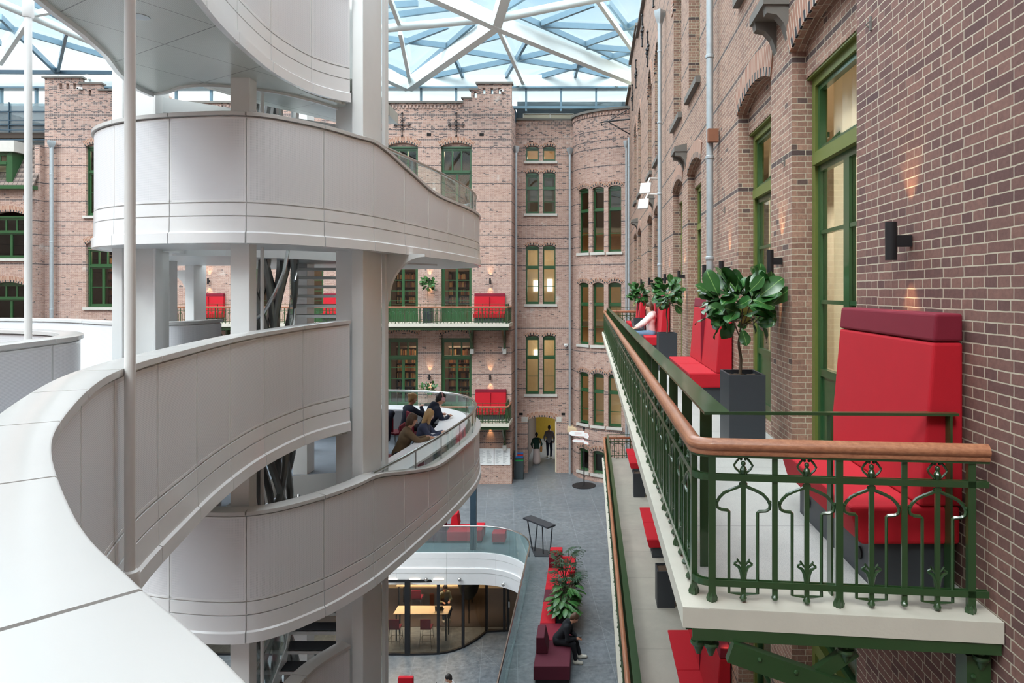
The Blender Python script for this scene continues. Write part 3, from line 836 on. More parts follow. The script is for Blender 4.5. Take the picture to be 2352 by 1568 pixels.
# left-hand building
holes = []; ring = MB(); sill = MB()
v_a = window_local(2.0, 2.3, 1.45, frame='green_frame', rows=(), tcols=3); ga = [0]
for (x0, x1) in [(-30.2, -28.4), (-33.5, -31.7)]:
    for (z0, z1) in [(1.65, 3.8), (-1.7, .25), (-6, -3.6)]:
        holes.append(rect(x0, x1, E + z0, E + z1, .2)); arch_ring(ring, x0, x1, E + z1, .2, .3, lambda u, v, w: (u, FY - .6 + w, v))
        sill.box(x0 - .1, x1 + .1, FY - .7, FY - .45, E + z0 - .15, E + z0)
        w_ = place_window(v_a, ((x0 + x1) / 2, FY - .45, E + z0), 0, ga); w_.scale = (.9, 1, .9)
wl_ = wall('wall_left_building', [(-36, -.02), (-27.95, -.02), (-27.95, E + 5.1), (-36, E + 5.1)], holes, .26, lambda u, v, w: (u, FY - .6 + w, v), 'brick_far')
ring.build('arch_bricks', 'arch_brick', wl_); sill.build('window_sill', 'sill_stone', wl_)
MB().box(-28.2, -27.951, FY - .335, FY - .002, -.02, E + 7.4).build('return_pier', 'brick_far', wl_)
b = MB(); b.box(-36, -27.9, FY - .95, FY - .5, E + 5.1, E + 5.28).build('gutter', 'green_frame', wl_)
b = MB(); b.extr([(-36, FY - .7, E + 5.28), (-28, FY - .7, E + 5.28), (-28, FY + .5, E + 7.6), (-36, FY + .5, E + 7.6)], (0, .1, 0)).build('tiled_roof', 'roof_tile', wl_)
b = MB(); b.box(-31.2, -28.9, FY - .75, FY + .4, E + 7.0, E + 7.55).build('dormer_roof', 'sill_stone', wl_)
b = MB(); b.box(-30.8, -30.6, FY - .6, FY + .2, E + 5.3, E + 7.0).box(-29.3, -29.1, FY - .6, FY + .2, E + 5.3, E + 7.0).build('dormer_cheek', 'green_frame', wl_)
w_ = window_local(1.3, 1.65, 1.1, frame='green_frame', rows=(), tcols=3); w_.location = (-29.95, FY - .6, E + 5.32)
b = MB(); b.box(-30.5, -29.4, FY - .3, FY - .28, E + 5.4, E + 6.9).build('lit_room', 'interior_warm', wl_)
# glass storey above the tiled roof
b = MB(); b.box(-36, -28.0, FY + .5, FY + .56, E + 7.55, E + 9.75)
o = b.build('wall_glass_storey', 'facade_glass'); o['kind'] = 'structure'
b2 = MB(); 
for x in (-35, -32.6, -30.2, -28.1): b2.box(x, x + .06, FY + .42, FY + .5, E + 7.5, E + 9.8)
for z in (7.9, 8.6, 9.3): b2.box(-36, -28, FY + .42, FY + .5, E + z, E + z + .04)
for z in (7.75, 8.25, 8.75): b2.box(-36, -28, FY + .1, FY + .14, E + z, E + z + .05)
b2.build('mullion', 'dark_blue_panel', o)
b2 = MB(); b2.box(-36, -28, FY + 1.2, FY + 1.3, E + 7, E + 9.8).build('backing', 'blue_grey_steel', o)
# dark roof volume behind the recess
b = MB(); b.box(-4.0, 2.2, 37.6, 38.2, E + 9.25, E + 10.42); o = b.build('roof_far_block', 'dark_blue_panel'); o['kind'] = 'structure'
b = MB(); b.box(-4.0, 2.2, 37.3, 37.55, E + 9.05, E + 9.95).build('recessed_band', 'gutter_seal', o)
b = MB(); b.box(-3.6, -.9, 37.2, 37.28, E + 9.37, E + 9.62); b.build('roof_light_glass', 'curtain', o)
b = MB(); b.box(-3.65, -3.6, 37.16, 37.3, E + 9.35, E + 9.66).box(-.9, -.85, 37.16, 37.3, E + 9.35, E + 9.66).box(-2.2, -2.15, 37.16, 37.3, E + 9.35, E + 9.66).box(-3.65, -.85, 37.16, 37.3, E + 9.62, E + 9.66).build('roof_light_frame', 'sill_stone', o)

# far interiors: closed rooms behind the facades
b = MB()
b.box(-36, -4.3, 39.6, 39.8, -.5, E + 9.2)
for z in (L2 - .35, L1 - .35, E + 3.45, E + 7.9, -.3): b.box(-36, -4.3, FY + .27, 39.6, z, z + .28)
b.box(-4.5, -4.3, FY + .3, 39.8, -.5, E + 9.2)
o = b.build('wall_far_interior', 'interior_dark'); o['kind'] = 'structure'
b = MB()
b.box(-4.3, 2.3, 40.2, 40.4, E - 7.4, E + 9.2)
b.box(-1.2, 2.3, 36.3, 40.2, E - 7.5, E - 7.3).box(-4.3, -1.2, RY + .3, 40.2, E - 6.6, E - 6.4)
for z in (E - 1.9, E + 3.2, E + 6.7, E + 9.0): b.box(-4.3, 2.3, RY + .3, 40.2, z, z + .25)
b.box(-1.35, -1.2, RY + .3, 40.2, E - 6.4, E + 9.2)
b.box(2.28, 2.5, 34.5, 40.4, E - 6.6, E + 9.2)
o = b.build('wall_stair_interior', 'interior_warm'); o['kind'] = 'structure'
# corridor through the arched doorway
b = MB(); b.box(-3.9, -3.6, RY + .3, 46, -.3, 3.4).box(-4.1, -1.2, RY + .3, 46, 3.2, 3.4)
o = b.build('wall_corridor_side', 'interior_dark'); o['kind'] = 'structure'
b = MB(); b.box(-3.7, -1.2, 45.7, 46, -.3, 3.3); o = b.build('wall_corridor_end', 'olive_wall'); o['kind'] = 'structure'
b = MB(); b.box(-1.85, -1.55, RY + .3, 40.5, 0, 3.25).box(-1.9, -1.78, RY + .1, RY + .34, 0, 2.9); o = b.build('wall_corridor_white', 'interior_cream'); o['kind'] = 'structure'
b = MB(); b.box(-3.8, -1.5, RY, 46, -.3, -.0); o = b.build('floor_corridor', 'slate_floor'); o['kind'] = 'structure'
lamp('corridor_lamp', 'AREA', (-2.7, 42.5, 3.1), 16, (1, .82, .55), 1.2, (0, 0, 0))
b = MB(); b.box(-.6, 2.2, 36.9, 37.0, 0, 2.6)
o = b.build('wall_tower_back', 'interior_dark'); o['kind'] = 'structure'
for z in (L2, L1, E + 3.7):
    for x in (-24, -16, -8.2):
        lamp('library_lamp', 'AREA', (x, 37.2, z + 3.9), 210, (1, .76, .5), 3.0)
for z in (E - 5.2, E - .2, E + 4.6):
    lamp('stairwell_lamp', 'AREA', (-2.8, 38.8, z + 2.9), 34, (1, .84, .62), 1.2)
    lamp('tower_lamp', 'AREA', (.8, 38.3, z + 2.9), 22, (1, .7, .42), 1.2)

# enclosing walls outside the frame
b = MB(); b.box(-36.3, -36, -9, 40, -4.2, E + 11); o = b.build('wall_left', 'brick_far'); o['kind'] = 'structure'
b = MB(); b.box(-36.3, 5.2, -9.3, -9, -4.2, E + 11); o = b.build('wall_back', 'brick_far'); o['kind'] = 'structure'

# ---------------------------------------------------------------- floors
GX, GY, GR = -2.1, 25.8, 2.1
open_ = [(GX, 3.0), (GX, GY - GR)] + [(GX - GR + GR * math.cos(t), GY - GR + GR * math.sin(t)) for t in [PI / 2 * k / 10 for k in range(1, 10)]] + [(GX - GR, GY), (-15, GY), (-15, 3.0)]
fl = deck('floor', [(-36, -9), (2, -9), (2, 37.1), (-4, 37.1), (-36, 37.1)], [open_], -.5, 0.0, ('slate_floor', 'white_steel')); fl['kind'] = 'structure'
b = MB(); b.box(-36, 2, -9, 37, BZ - .2, BZ); o = b.build('floor_basement', 'slate_floor'); o['kind'] = 'structure'

# ---------------------------------------------------------------- glass roof
def zb(Y): return E + 11.0 + .15 * (36.5 - Y)
def rp(px, py, dz=0.):
    k = (VY - py) / F; Y = (11.0 + dz + .15 * 36.5) / (k + .15)
    return Vector(((px - VX) / F * Y, Y, E + k * Y))
ridge = 14.0
b = MB()
for (ya, yb) in ((36.8, ridge), (ridge, -9.2)):
    za, zz = zb(ya) + .62, zb(max(yb, ridge)) + .62 - (0 if yb == ridge else .15 * (ridge + 9.2))
    b.add([(-36.5, ya, za), (5.2, ya, za), (5.2, yb, zz), (-36.5, yb, zz)], [(0, 1, 2, 3)])
rg = b.build('roof_glazing', 'roof_glass'); rg['kind'] = 'structure'
def beams(name, label, segs, w, h, mat, dz=0., tube=False, off=0.):
    r = root(name, (segs[0][0], 30, E + 11), None, None, None, 'structure')
    for (x0, y0, x1, y1) in segs:
        m = MB(); a, c = rp(x0, y0, dz), rp(x1, y1, dz)
        if tube: m.tube([a, c], w / 2, 12)
        else: m.bar(a, c, w, h, off=off)
        m.build('beam', mat, r)
    return r
beams('roof_beams', '', [(1140, 52, 938, 196), (1140, 52, 1478, 190), (1140, 52, 1168, -40), (1140, 52, 930, -45), (938, 196, 840, 150), (840, 150, 700, 60)], .40, .62, 'white_roof_steel')
beams('roof_struts', '', [(1143, 60, 1202, 190), (893, -10, 919, 58), (919, 75, 943, 192), (1366, -10, 1470, 138), (0, 145, 70, 40), (70, 34, 150, 18), (70, 34, 70, -30)], .17, .24, 'white_roof_steel')
beams('roof_tubes', '', [(1148, 42, 1440, -18), (1112, 44, 880, 66), (880, 66, 640, 88), (-10, 2, 250, 112), (250, 112, 420, 180)], .36, .36, 'white_roof_steel', -.1, True)
sec = [(883, 88, 1024, 105), (883, 115, 1030, 59), (883, 149, 945, 176), (945, 176, 1091, 50), (1049, 115, 1324, 157), (1324, 157, 1450, 186), (1068, 103, 1190, 71),
       (968, 180, 1177, 138), (1177, 138, 1294, 111), (1041, 126, 1068, 186), (1156, 186, 1217, 82), (1206, 186, 1374, 138), (1374, 138, 1470, 114), (1317, 188, 1332, 134),
       (1190, 34, 1470, 157), (1244, 54, 1366, 8), (1244, 57, 1480, 65), (1347, 101, 1428, 73), (1347, 107, 1475, 117), (1397, 4, 1475, 106), (1435, 65, 1480, 42),
       (883, 38, 1040, 17), (883, 12, 960, 8), (1000, -5, 883, -20), (1160, 20, 1240, -30), (0, 38, 132, 167), (0, 59, 262, 134), (60, -2, 232, 92), (132, 167, 151, 80), (151, 80, 168, 40),
       (0, 100, -60, 20), (262, 134, 420, 150), (232, 92, 330, 60)]
beams('roof_glazing_bars', '', sec, .13, .26, 'blue_grey_steel', .42)
beams('roof_eaves_bar', '', [(-200, 164, 262, 167), (262, 167, 1500, 186)], .14, .2, 'dark_blue_panel', .35)
# remaining roof grid overhead
r = root('roof_grid_overhead', (-16, 10, E + 14), None, None, None, 'structure')
m = MB()
for k in range(-7, 2):
    for j in range(5):
        y0 = 27.0 - j * 7; y1 = y0 - 7; x = k * 6 - 0.
        zf = lambda y: zb(max(y, ridge)) - (0 if y > ridge else .15 * (ridge - y)) + .25
        m.bar((x, y0, zf(y0)), (x + 3, y1, zf(y1)), .3, .4); m.bar((x + 6, y0, zf(y0)), (x + 3, y1, zf(y1)), .3, .4); m.bar((x + 3, y1, zf(y1)), (x + 9, y1, zf(y1)), .2, .3)
m.build('beam_lattice', 'white_roof_steel', r)
# ring beam and clerestory, far side
r = root('trim_ring_beam', (-16, 36.4, E + 10.85), None, None, None, 'structure')
MB().box(-36, 2.0, 36.3, 36.8, E + 10.85, E + 11.5).build('beam', 'white_roof_steel', r)
MB().box(-36, 2.0, 36.25, 36.85, E + 10.78, E + 10.86).build('lower_flange', 'blue_grey_steel', r)
r = root('window_clerestory', (-16, 36.5, E + 9.7), None, None, None, 'structure')
m = MB(); x = -35.2
while x < 2.2: m.box(x - .05, x + .05, 36.42, 36.58, E + 9.6, E + 10.8); x += 1.87
m.box(-36, 2, 36.4, 36.6, E + 9.72, E + 9.86); m.build('mullion', 'blue_grey_steel', r)
MB().box(-36, 2, 36.49, 36.5, E + 9.8, E + 10.8).build('pane', 'clear_glass', r)
m = MB(); m.box(-36, -4, 36.6, 37.6, E + 9.1, E + 9.72); o = m.build('roof_far_edge', 'dark_blue_panel'); o['kind'] = 'structure'
# chimney seen through the clerestory
m = MB(); m.box(-24.7, -23.6, 37.6, 38.6, E + 9, E + 10.95).box(-24.8, -23.5, 37.5, 38.7, E + 10.7, E + 10.8)
tag(m.build('chimney', 'brick_far'), 'brick chimney stack standing outside behind the strip of high windows', 'chimney')
for (px, py) in ((1189, 194), (1416, 195), (203, 180)):
    p = at(px, py, 36.2)
    t = root('spotlight', p, None, 'spotlight')
    t['label'] = {1189: 'small lit roof spotlight beside the stepped gable near the middle', 1416: 'small lit roof spotlight close to the long brick facade', 203: 'small lit roof spotlight above the stepped gable at the far left'}[px]
    MB().tube([p + Vector((0, .1, .02)), p + Vector((0, -.12, -.04))], .07, 10).build('housing', 'white_steel', t)
    MB().tube([p + Vector((0, -.12, -.04)), p + Vector((0, -.135, -.045))], .055, 10).build('lens', 'lamp_white', t)
# ================================================================ white curved walkways
PC = cr([(1.7, -1.75, 0), (1.55, -1.5, 0), (.75, -.5, 0), (.0, .36, 0), (-.43, .80, 0), (-.76, 1.09, 0), (-1.09, 1.40, 0), (-1.63, 2.02, 0), (-2.0, 2.55, 0), (-2.48, 3.35, 0), (-2.8, 3.98, 0),
         (-3.05, 4.65, 0), (-3.28, 5.5, 0), (-3.5, 6.4, 0), (-3.64, 7.3, .01), (-3.68, 8.0, .015), (-3.61, 8.7, .035), (-3.47, 9.08, .05), (-3.29, 9.36, .07)], 6)
PU0 = [(-6.3, 11.5, 0, 0), (-6.68, 10.5, 0, 0), (-6.72, 9.5, 0, 0), (-6.3, 8.68, 0, 0), (-5.55, 8.14, 0, 0), (-4.66, 7.88, 0, 0), (-3.86, 7.88, 0, 0), (-3.36, 8.4, 0, 0), (-3.08, 9.0, 0, 0), (-2.94, 9.45, 0, 0)]
PU1 = [(-2.78, 10.3, 0, -.18), (-2.64, 11.2, 0, -.36), (-2.55, 11.8, 0, -.42), (-2.42, 13.0, 0, -.42), (-2.36, 14.2, 0, -.42), (-2.5, 15.4, 0, -.42), (-2.9, 16.4, 0, -.42), (-3.7, 17.1, 0, -.42), (-4.8, 17.4, 0, -.42), (-6.5, 17.5, 0, -.42), (-8.5, 17.5, 0, -.42)]
PU = cr(PU0 + PU1, 6)

def band(name, path, ztop, label, joints=.93, start=0., perf=True, inner=True, parts=True, flip=1, bot=-1.51, full=True):
    """curved parapet: cap, perforated panels, fascia panels; outward is to the right of the path"""
    p0 = path[len(path) // 2]
    r = root(name, (p0[0], p0[1], ztop + bot), label, 'balustrade')
    P = [(p[0], p[1], ztop + p[2], p[3] if len(p) > 3 else 0) for p in path]
    L = arclen(P); T = L[-1]
    q = start; n = 0
    while q < T - .05:
        e = min(q + joints, T)
        if T - e < .25: e = T
        a, b_ = q + .006, e - .006
        sp = sub(P, a, b_, L)
        off = 1 * flip
        # cap
        m = MB(); m.sweep(sp, [(.028 * off, -.045, 1), (.028 * off, -.004, 1), (.022 * off, 0, 1), (-.185 * off, 0, 1), (-.19 * off, -.004, 1), (-.19 * off, -.045, 1)])
        m.build('handrail_cap', 'cap_lacquer', r)
        # outer perforated panel with a plain border
        m = MB()
        sp2 = sub(P, a + .018, b_ - .018, L)
        m.sweep(sp2, [(0, -.085, 1), (0, -1.02, 0), (-.004, -1.02, 0), (-.004, -.085, 1)], s0=a)
        if inner: m.sweep(sp2, [(-.16 * off, -1.05, 0), (-.16 * off, -.06, 1), (-.156 * off, -.06, 1), (-.156 * off, -1.05, 0)], s0=a)
        pp = m.build('perforated_panel', 'perforated_white', r)
        m = MB()
        m.sweep(sp, [(.001 * off, -.066, 1), (.001 * off, -.09, 1), (-.012 * off, -.09, 1), (-.012 * off, -.066, 1)])
        m.sweep(sp, [(.001 * off, -1.012, 0), (.001 * off, -1.036, 0), (-.012 * off, -1.036, 0), (-.012 * off, -1.012, 0)])
        m.sweep(sub(P, a, a + .02, L), [(.001 * off, -.07, 1), (.001 * off, -1.03, 0), (-.012 * off, -1.03, 0), (-.012 * off, -.07, 1)])
        m.sweep(sub(P, b_ - .02, b_, L), [(.001 * off, -.07, 1), (.001 * off, -1.03, 0), (-.012 * off, -1.03, 0), (-.012 * off, -.07, 1)])
        m.build('panel_border', 'white_lacquer', r)
        if full:
            m = MB()
            m.sweep(sp, [(.004 * off, -1.052, 0), (.004 * off, -1.19, 0), (-.02 * off, -1.19, 0), (-.02 * off, -1.052, 0)])
            m.sweep(sp, [(.006 * off, -1.204, 0), (.008 * off, -1.375, 0), (.03 * off, -1.392, 0), (.03 * off, bot, 0), (-.02 * off, bot, 0), (-.02 * off, -1.204, 0)])
            m.build('fascia_panel', 'white_lacquer', r)
        q = e; n += 1
    m = MB()
    m.sweep(sub(P, 0, T, L, .12), [(-.02 * off, -.05, 1), (-.02 * off, bot + .02, 0), (-.05 * off, bot + .02, 0), (-.05 * off, -.05, 1)])
    m.build('backing_frame', 'white_steel', r)
    return r

def offs(path, d):
    out = []
    for i in range(len(path)):
        a = path[max(i - 1, 0)]; b = path[min(i + 1, len(path) - 1)]; tx, ty = b[0] - a[0], b[1] - a[1]; q = math.hypot(tx, ty) or 1
        out.append((path[i][0] + ty / q * d, path[i][1] - tx / q * d))
    return out
def xy(p): return [(a[0], a[1]) for a in p]

PB = cr([(-1.5, -2.2, 0), (-2.0, .0, 0), (-2.75, 1.6, 0), (-3.7, 3.0, 0), (-4.55, 4.4, 0), (-5.05, 5.6, 0), (-5.24, 6.5, 0), (-5.42, 7.2, 0), (-5.85, 7.8, 0), (-6.45, 8.22, 0), (-7.4, 8.55, 0), (-9.5, 8.85, 0), (-14, 9.0, 0)], 6)
PD = cr([(-6.15, 11.4, 0), (-6.2, 10.7, 0), (-6.45, 10.42, 0), (-7.0, 10.38, 0), (-7.6, 10.62, 0), (-8.3, 11.1, 0), (-9.2, 11.55, 0), (-10.5, 11.8, 0), (-14, 12.0, 0)], 6)

band('curved_balustrade', PC, E - .47, 'glossy white curved parapet, its wide cap sweeping up from the bottom left corner', start=-.15 + .15)
band('curved_balustrade', [p for p in PB], E - .47, 'white curved parapet at the left edge, with the thinner hanging rod behind it', joints=1.4)
band('curved_balustrade', PD[::-1], E - .47, 'far white parapet at the left ending in a rounded end beside the slim columns', joints=1.5)
band('curved_balustrade', PC[20:], E + 4.02, 'white curved parapet high up at the top, seen from below', joints=.93)
band('curved_balustrade', PC[60:], E - 4.91, 'lowest white curved parapet beside the stair at the bottom', joints=1.2)
up = band('curved_balustrade', PU, E + 2.06, 'white drum-like parapet above eye level, its right end topped with glass', start=.0)
lo = band('curved_balustrade', PU, E - 2.53, 'white curved parapet below eye level, people sitting at desks behind its glass', start=.0)

# decks
wk = xy(PC)[::3] + [(-3.3, 9.4), (-3.2, 10.6), (-4.6, 11.2)] + [(-6.15, 11.4)] + xy(PD)[6::4] + [(-14, 9.0)] + xy(PB)[::-4]
def deck_thing(name, label, outer, holes, z0, z1, mats, cat='walkway'):
    r = root(name, (outer[0][0], outer[0][1], z0), label, cat)
    deck('deck_plate', outer, holes, z0, z1, mats, r)
    return r
dc = deck_thing('curved_walkway', 'white curved walkway slab at eye level height, carrying the parapets on the left', [p for p in offs(PC, -.05)][::3] + [(-3.4, 9.45), (-3.3, 10.6), (-4.6, 11.2), (-6.15, 11.4)] + xy(PD)[6::4] + [(-14, 9.0)] + xy(PB)[::-4], [], E - 1.96, E - 1.6, ('carpet_grey', 'soffit_white'))
TL2 = [(-1.2, .3), (-2.3, 1.9), (-3.3, 3.1), (-4.1, 4.3), (-4.6, 5.4), (-4.82, 6.15), (-4.95, 6.7), (-5.15, 7.3), (-5.4, 7.85), (-5.62, 8.5), (-5.62, 8.8)]
td = deck_thing('curved_walkway', 'upper white walkway seen from below, with a perforated panel soffit', [p for p in offs(PC, -.05)][20::3] + [(-3.4, 9.45)] + [(-3.5, 9.5), (-3.7, 9.1), (-4.0, 8.72), (-4.4, 8.5), (-4.75, 8.42), (-5.1, 8.5), (-5.4, 8.7)] + TL2[::-1], [], E + 2.55, E + 2.9, ('carpet_grey', 'soffit_white'))
m = MB(); m.sweep([(x, y, E + 2.5, 0) for x, y in TL2], [(-.0, 0), (-.0, .5), (-.05, .5), (-.05, 0)]); m.build('edge_strip', 'white_lacquer', td)
m = MB(); m.sweep([(x, y, E + 2.52, 0) for x, y in cr([(-5.62, 8.8), (-5.4, 8.7), (-5.1, 8.5), (-4.75, 8.42), (-4.4, 8.5), (-4.0, 8.72), (-3.7, 9.1), (-3.5, 9.5)], 4)], [(-.0, 0), (-.0, .4), (-.03, .4), (-.03, 0)]); m.build('edge_strip', 'white_steel', td)
deck('inner_soffit', [(-5.6, 8.75), (-5.1, 8.42), (-4.6, 8.42), (-4.0, 8.65), (-3.4, 9.3), (-3.15, 9.9), (-3.2, 11.4), (-4.2, 11.2), (-4.9, 10.2), (-5.3, 9.3)], [], E + 2.78, E + 2.95, ('soffit_white', 'soffit_white'), td)
m = MB(); m.bar((-6.0, 9.3, E + 2.55), (-3.4, 11.2, E + 2.5), .12, .2); m.build('edge_beam', 'white_steel', td)
# upper drum floor and lower drum floor
hole = [(-6.1, 9.7), (-6.1, 13.2), (-4.9, 13.6), (-4.0, 13.0), (-3.7, 11.5), (-3.7, 9.9), (-4.2, 9.4), (-5.4, 9.3)]
drum = [p for p in offs(PU, -.04)][::2]
deck_thing('drum_landing', 'underside and floor of the white drum landing above eye level', drum, [hole], E + .56, E + 1.0, ('carpet_grey', 'white_steel'))
deck('side_soffit', [(-6.3, 10.3), (-7.25, 11.3), (-8.95, 14.3), (-3.2, 14.3), (-5.5, 10.3)], [], E + .53, E + .9, ('white_steel', 'white_steel'), bpy.data.objects['drum_landing'])
deck_thing('drum_landing', 'grey carpeted landing floor where people sit at the white desk', drum, [hole], E - 4.0, E - 3.6, ('carpet_grey', 'white_steel'))
m = MB(); m.box(-11.5, -8.5, 10.5, 17.5, E - 4.0, E - 3.6); o = m.build('landing_bridge', 'carpet_grey'); tag(o, 'grey floor bridge leading left from the landing with the desks', 'walkway')

# glass rails on the drums
for zt, lb in ((E + 2.06, 'glass rail with dark steel handrail on the right end of the upper drum'), (E - 2.53, 'glass rail with steel handrail curving around the desks')):
    g0 = 9 * 6
    P = [(p[0], p[1], zt, 0) for p in PU[g0:]]
    DR = [p[3] for p in PU[g0:]]
    r = root('glass_rail', (P[0][0], P[0][1], zt - .5), lb, 'railing')
    L = arclen(P)
    m = MB(); q = [(p[0], p[1], zt - .006) for p in P]
    o_ = offs(P, -.08)
    m.tube([(a[0], a[1], zt + .0) for a in o_], .026, 8); m.build('handrail', 'chrome', r)
    PQ = [(a[0], a[1], zt, d) for a, d in zip(o_, DR)]
    LQ = arclen(PQ); s_ = .3
    while s_ < LQ[-1] - .3:
        e = min(s_ + 1.12, LQ[-1])
        m = MB(); m.sweep(sub(PQ, s_ + .008, e - .008, LQ), [(-.006, -.02, 0), (-.006, -.01, 1.05), (.006, -.01, 1.05), (.006, -.02, 0)])
        m.build('glass_panel', 'clear_glass', r)
        m = MB(); x = sub(PQ, s_ - .004, s_ + .004, LQ)
        m.sweep(x[:2], [(-.008, -.02, 0), (-.008, -.01, 1.02), (.008, -.01, 1.02), (.008, -.02, 0)]); m.build('panel_joint', 'dark_tube', r)
        s_ = e

# ---------------------------------------------------------------- columns
def column(label, boxes, z0=BZ, z1=E + 13.0, arch=None):
    b0 = boxes[0]
    r = root('steel_column', (b0[0], b0[2], z0), label, 'column', 'white steel columns of the walkway tower')
    for i, b in enumerate(boxes):
        MB().box(b[0], b[1], b[2], b[3], z0, z1).build('flange' if i % 2 == 0 else 'web', 'white_steel', r, bevel=.006, seg=1)
    return r
ca = column('tallest white column with a deep side face, right of the middle of the tower', [(-3.286, -3.13, 9.42, 10.26), (-3.56, -3.27, 9.56, 9.9), (-3.13, -3.075, 10.26, 10.42)], z1=zb(9.8) - 1.0)
m = MB()
for zt in (E + .56,):
    pts = [(-3.1, 10.35, zt), (-2.55, 10.35, zt)] + [(-2.55 - .5 * math.sin(t), 10.35, zt - .62 + .6 * math.cos(t)) for t in [PI / 2 * k / 8 for k in range(1, 9)]]
    pts = [(-3.1, 10.34, zt), (-2.5, 10.34, zt)] + [(-3.06 + .56 * (1 - math.sin(t)), 10.34, zt - .66 * (1 - math.cos(t)) - .04) for t in [PI / 2 * k / 8 for k in range(0, 9)]] + [(-3.1, 10.34, zt - .8)]
    m.extr(pts, (0, .12, 0))
m.build('curved_haunch', 'white_steel', ca)
column('paired white column near the left end of the upper drum', [(-6.27, -6.13, 8.95, 9.95), (-6.13, -5.78, 9.1, 9.25), (-5.78, -5.74, 9.02, 9.12)], z1=zb(9.5) - 1.0)
column('slim white column left of the twisted dark pipes', [(-4.3, -4.07, 8.16, 8.34)], z1=E + 2.6)
column('white column second from the left, standing behind the paired column', [(-7.58, -7.4, 12.0, 12.25)], z1=E + .6)
cc = column('white column with a curved arch brace, standing behind the slim columns', [(-8.3, -8.12, 14.0, 14.45)], z1=E + .6)
m = MB()
pts = [(-8.3, 14.3, E + .5), (-8.3, 14.3, E - .7)] + [(-8.75 + .42 * math.sin(t), 14.3, E - .35 + .75 * (1 - math.cos(t)) ) for t in [PI / 2 * (1 - k / 8) for k in range(9)]][::-1]
m.extr([(-8.3, 14.3, E + .45), (-8.28, 14.3, E - .6), (-8.4, 14.3, E - .1), (-8.55, 14.3, E + .2), (-8.8, 14.3, E + .42)], (0, .12, 0)); m.build('arch_brace', 'white_steel', cc)
column('white column standing on the grey landing behind the twisted pipes', [(-5.83, -5.55, 13.4, 13.75)], z1=E + 6)
column('far white column behind the stair', [(-6.5, -6.28, 15.2, 15.5)], z1=E + .6)
t = root('slender_pole', (-4.2, 8.7, BZ), 'slender light grey pole beside the slim white column', 'pole')
MB().tube([(-4.2, 8.75, BZ), (-4.2, 8.75, E + 2.6)], .022, 10).build('shaft', 'white_steel', t)

# hanging rods
t = root('hanging_rod', (-2.83, 4.2, E - 1.93), 'thick pale grey vertical rod in front of the curved parapet, socket at its foot', 'rod')
MB().tube([(-2.83, 4.2, E - 1.75), (-2.83, 4.2, E + 6)], .030, 20).build('rod', 'white_steel', t)
m = MB(); m.lathe([(.048, 0), (.054, .02), (.054, .2), (.05, .225), (.034, .235)], -2.83, 4.2, E - 1.95, 20); m.box(-2.9, -2.83, 4.15, 4.25, E - 1.95, E - 1.85); m.build('socket', 'white_steel', t)
t = root('hanging_rod', (-5.76, 7.0, E - 1.9), 'thinner white vertical rod at the far left with a coupling near its top', 'rod')
MB().tube([(-5.76, 7.0, E - 1.9), (-5.76, 7.0, E + 2.9)], .033, 16).build('rod', 'white_steel', t)
MB().lathe([(.04, 0), (.05, .02), (.05, .2), (.038, .23)], -5.76, 7.0, E + 2.8, 16).build('coupling', 'white_steel', t)
MB().tube([(-5.76, 7.0, E + 3.0), (-5.76, 7.0, E + 7)], .045, 16).build('upper_rod', 'white_steel', t)

# ---------------------------------------------------------------- twisted dark pipe bundle
t = root('pipe_sculpture', (-5.45, 11.6, BZ), 'bundle of twisted dark steel pipes rising through the stair well', 'sculpture')
for k in range(9):
    ph = 2 * PI * k / 9; sgn = 1 if k % 2 else -1
    pts = []
    for j in range(90):
        z = BZ + (E + 4.5 - BZ) * j / 89
        an = ph + sgn * z * .75; rr = .30 + .14 * math.sin(z * 1.15 + k)
        pts.append((-5.45 + rr * math.cos(an), 11.6 + rr * math.sin(an), z))
    MB().tube(pts, .058, 8).build('pipe', 'dark_tube', t)

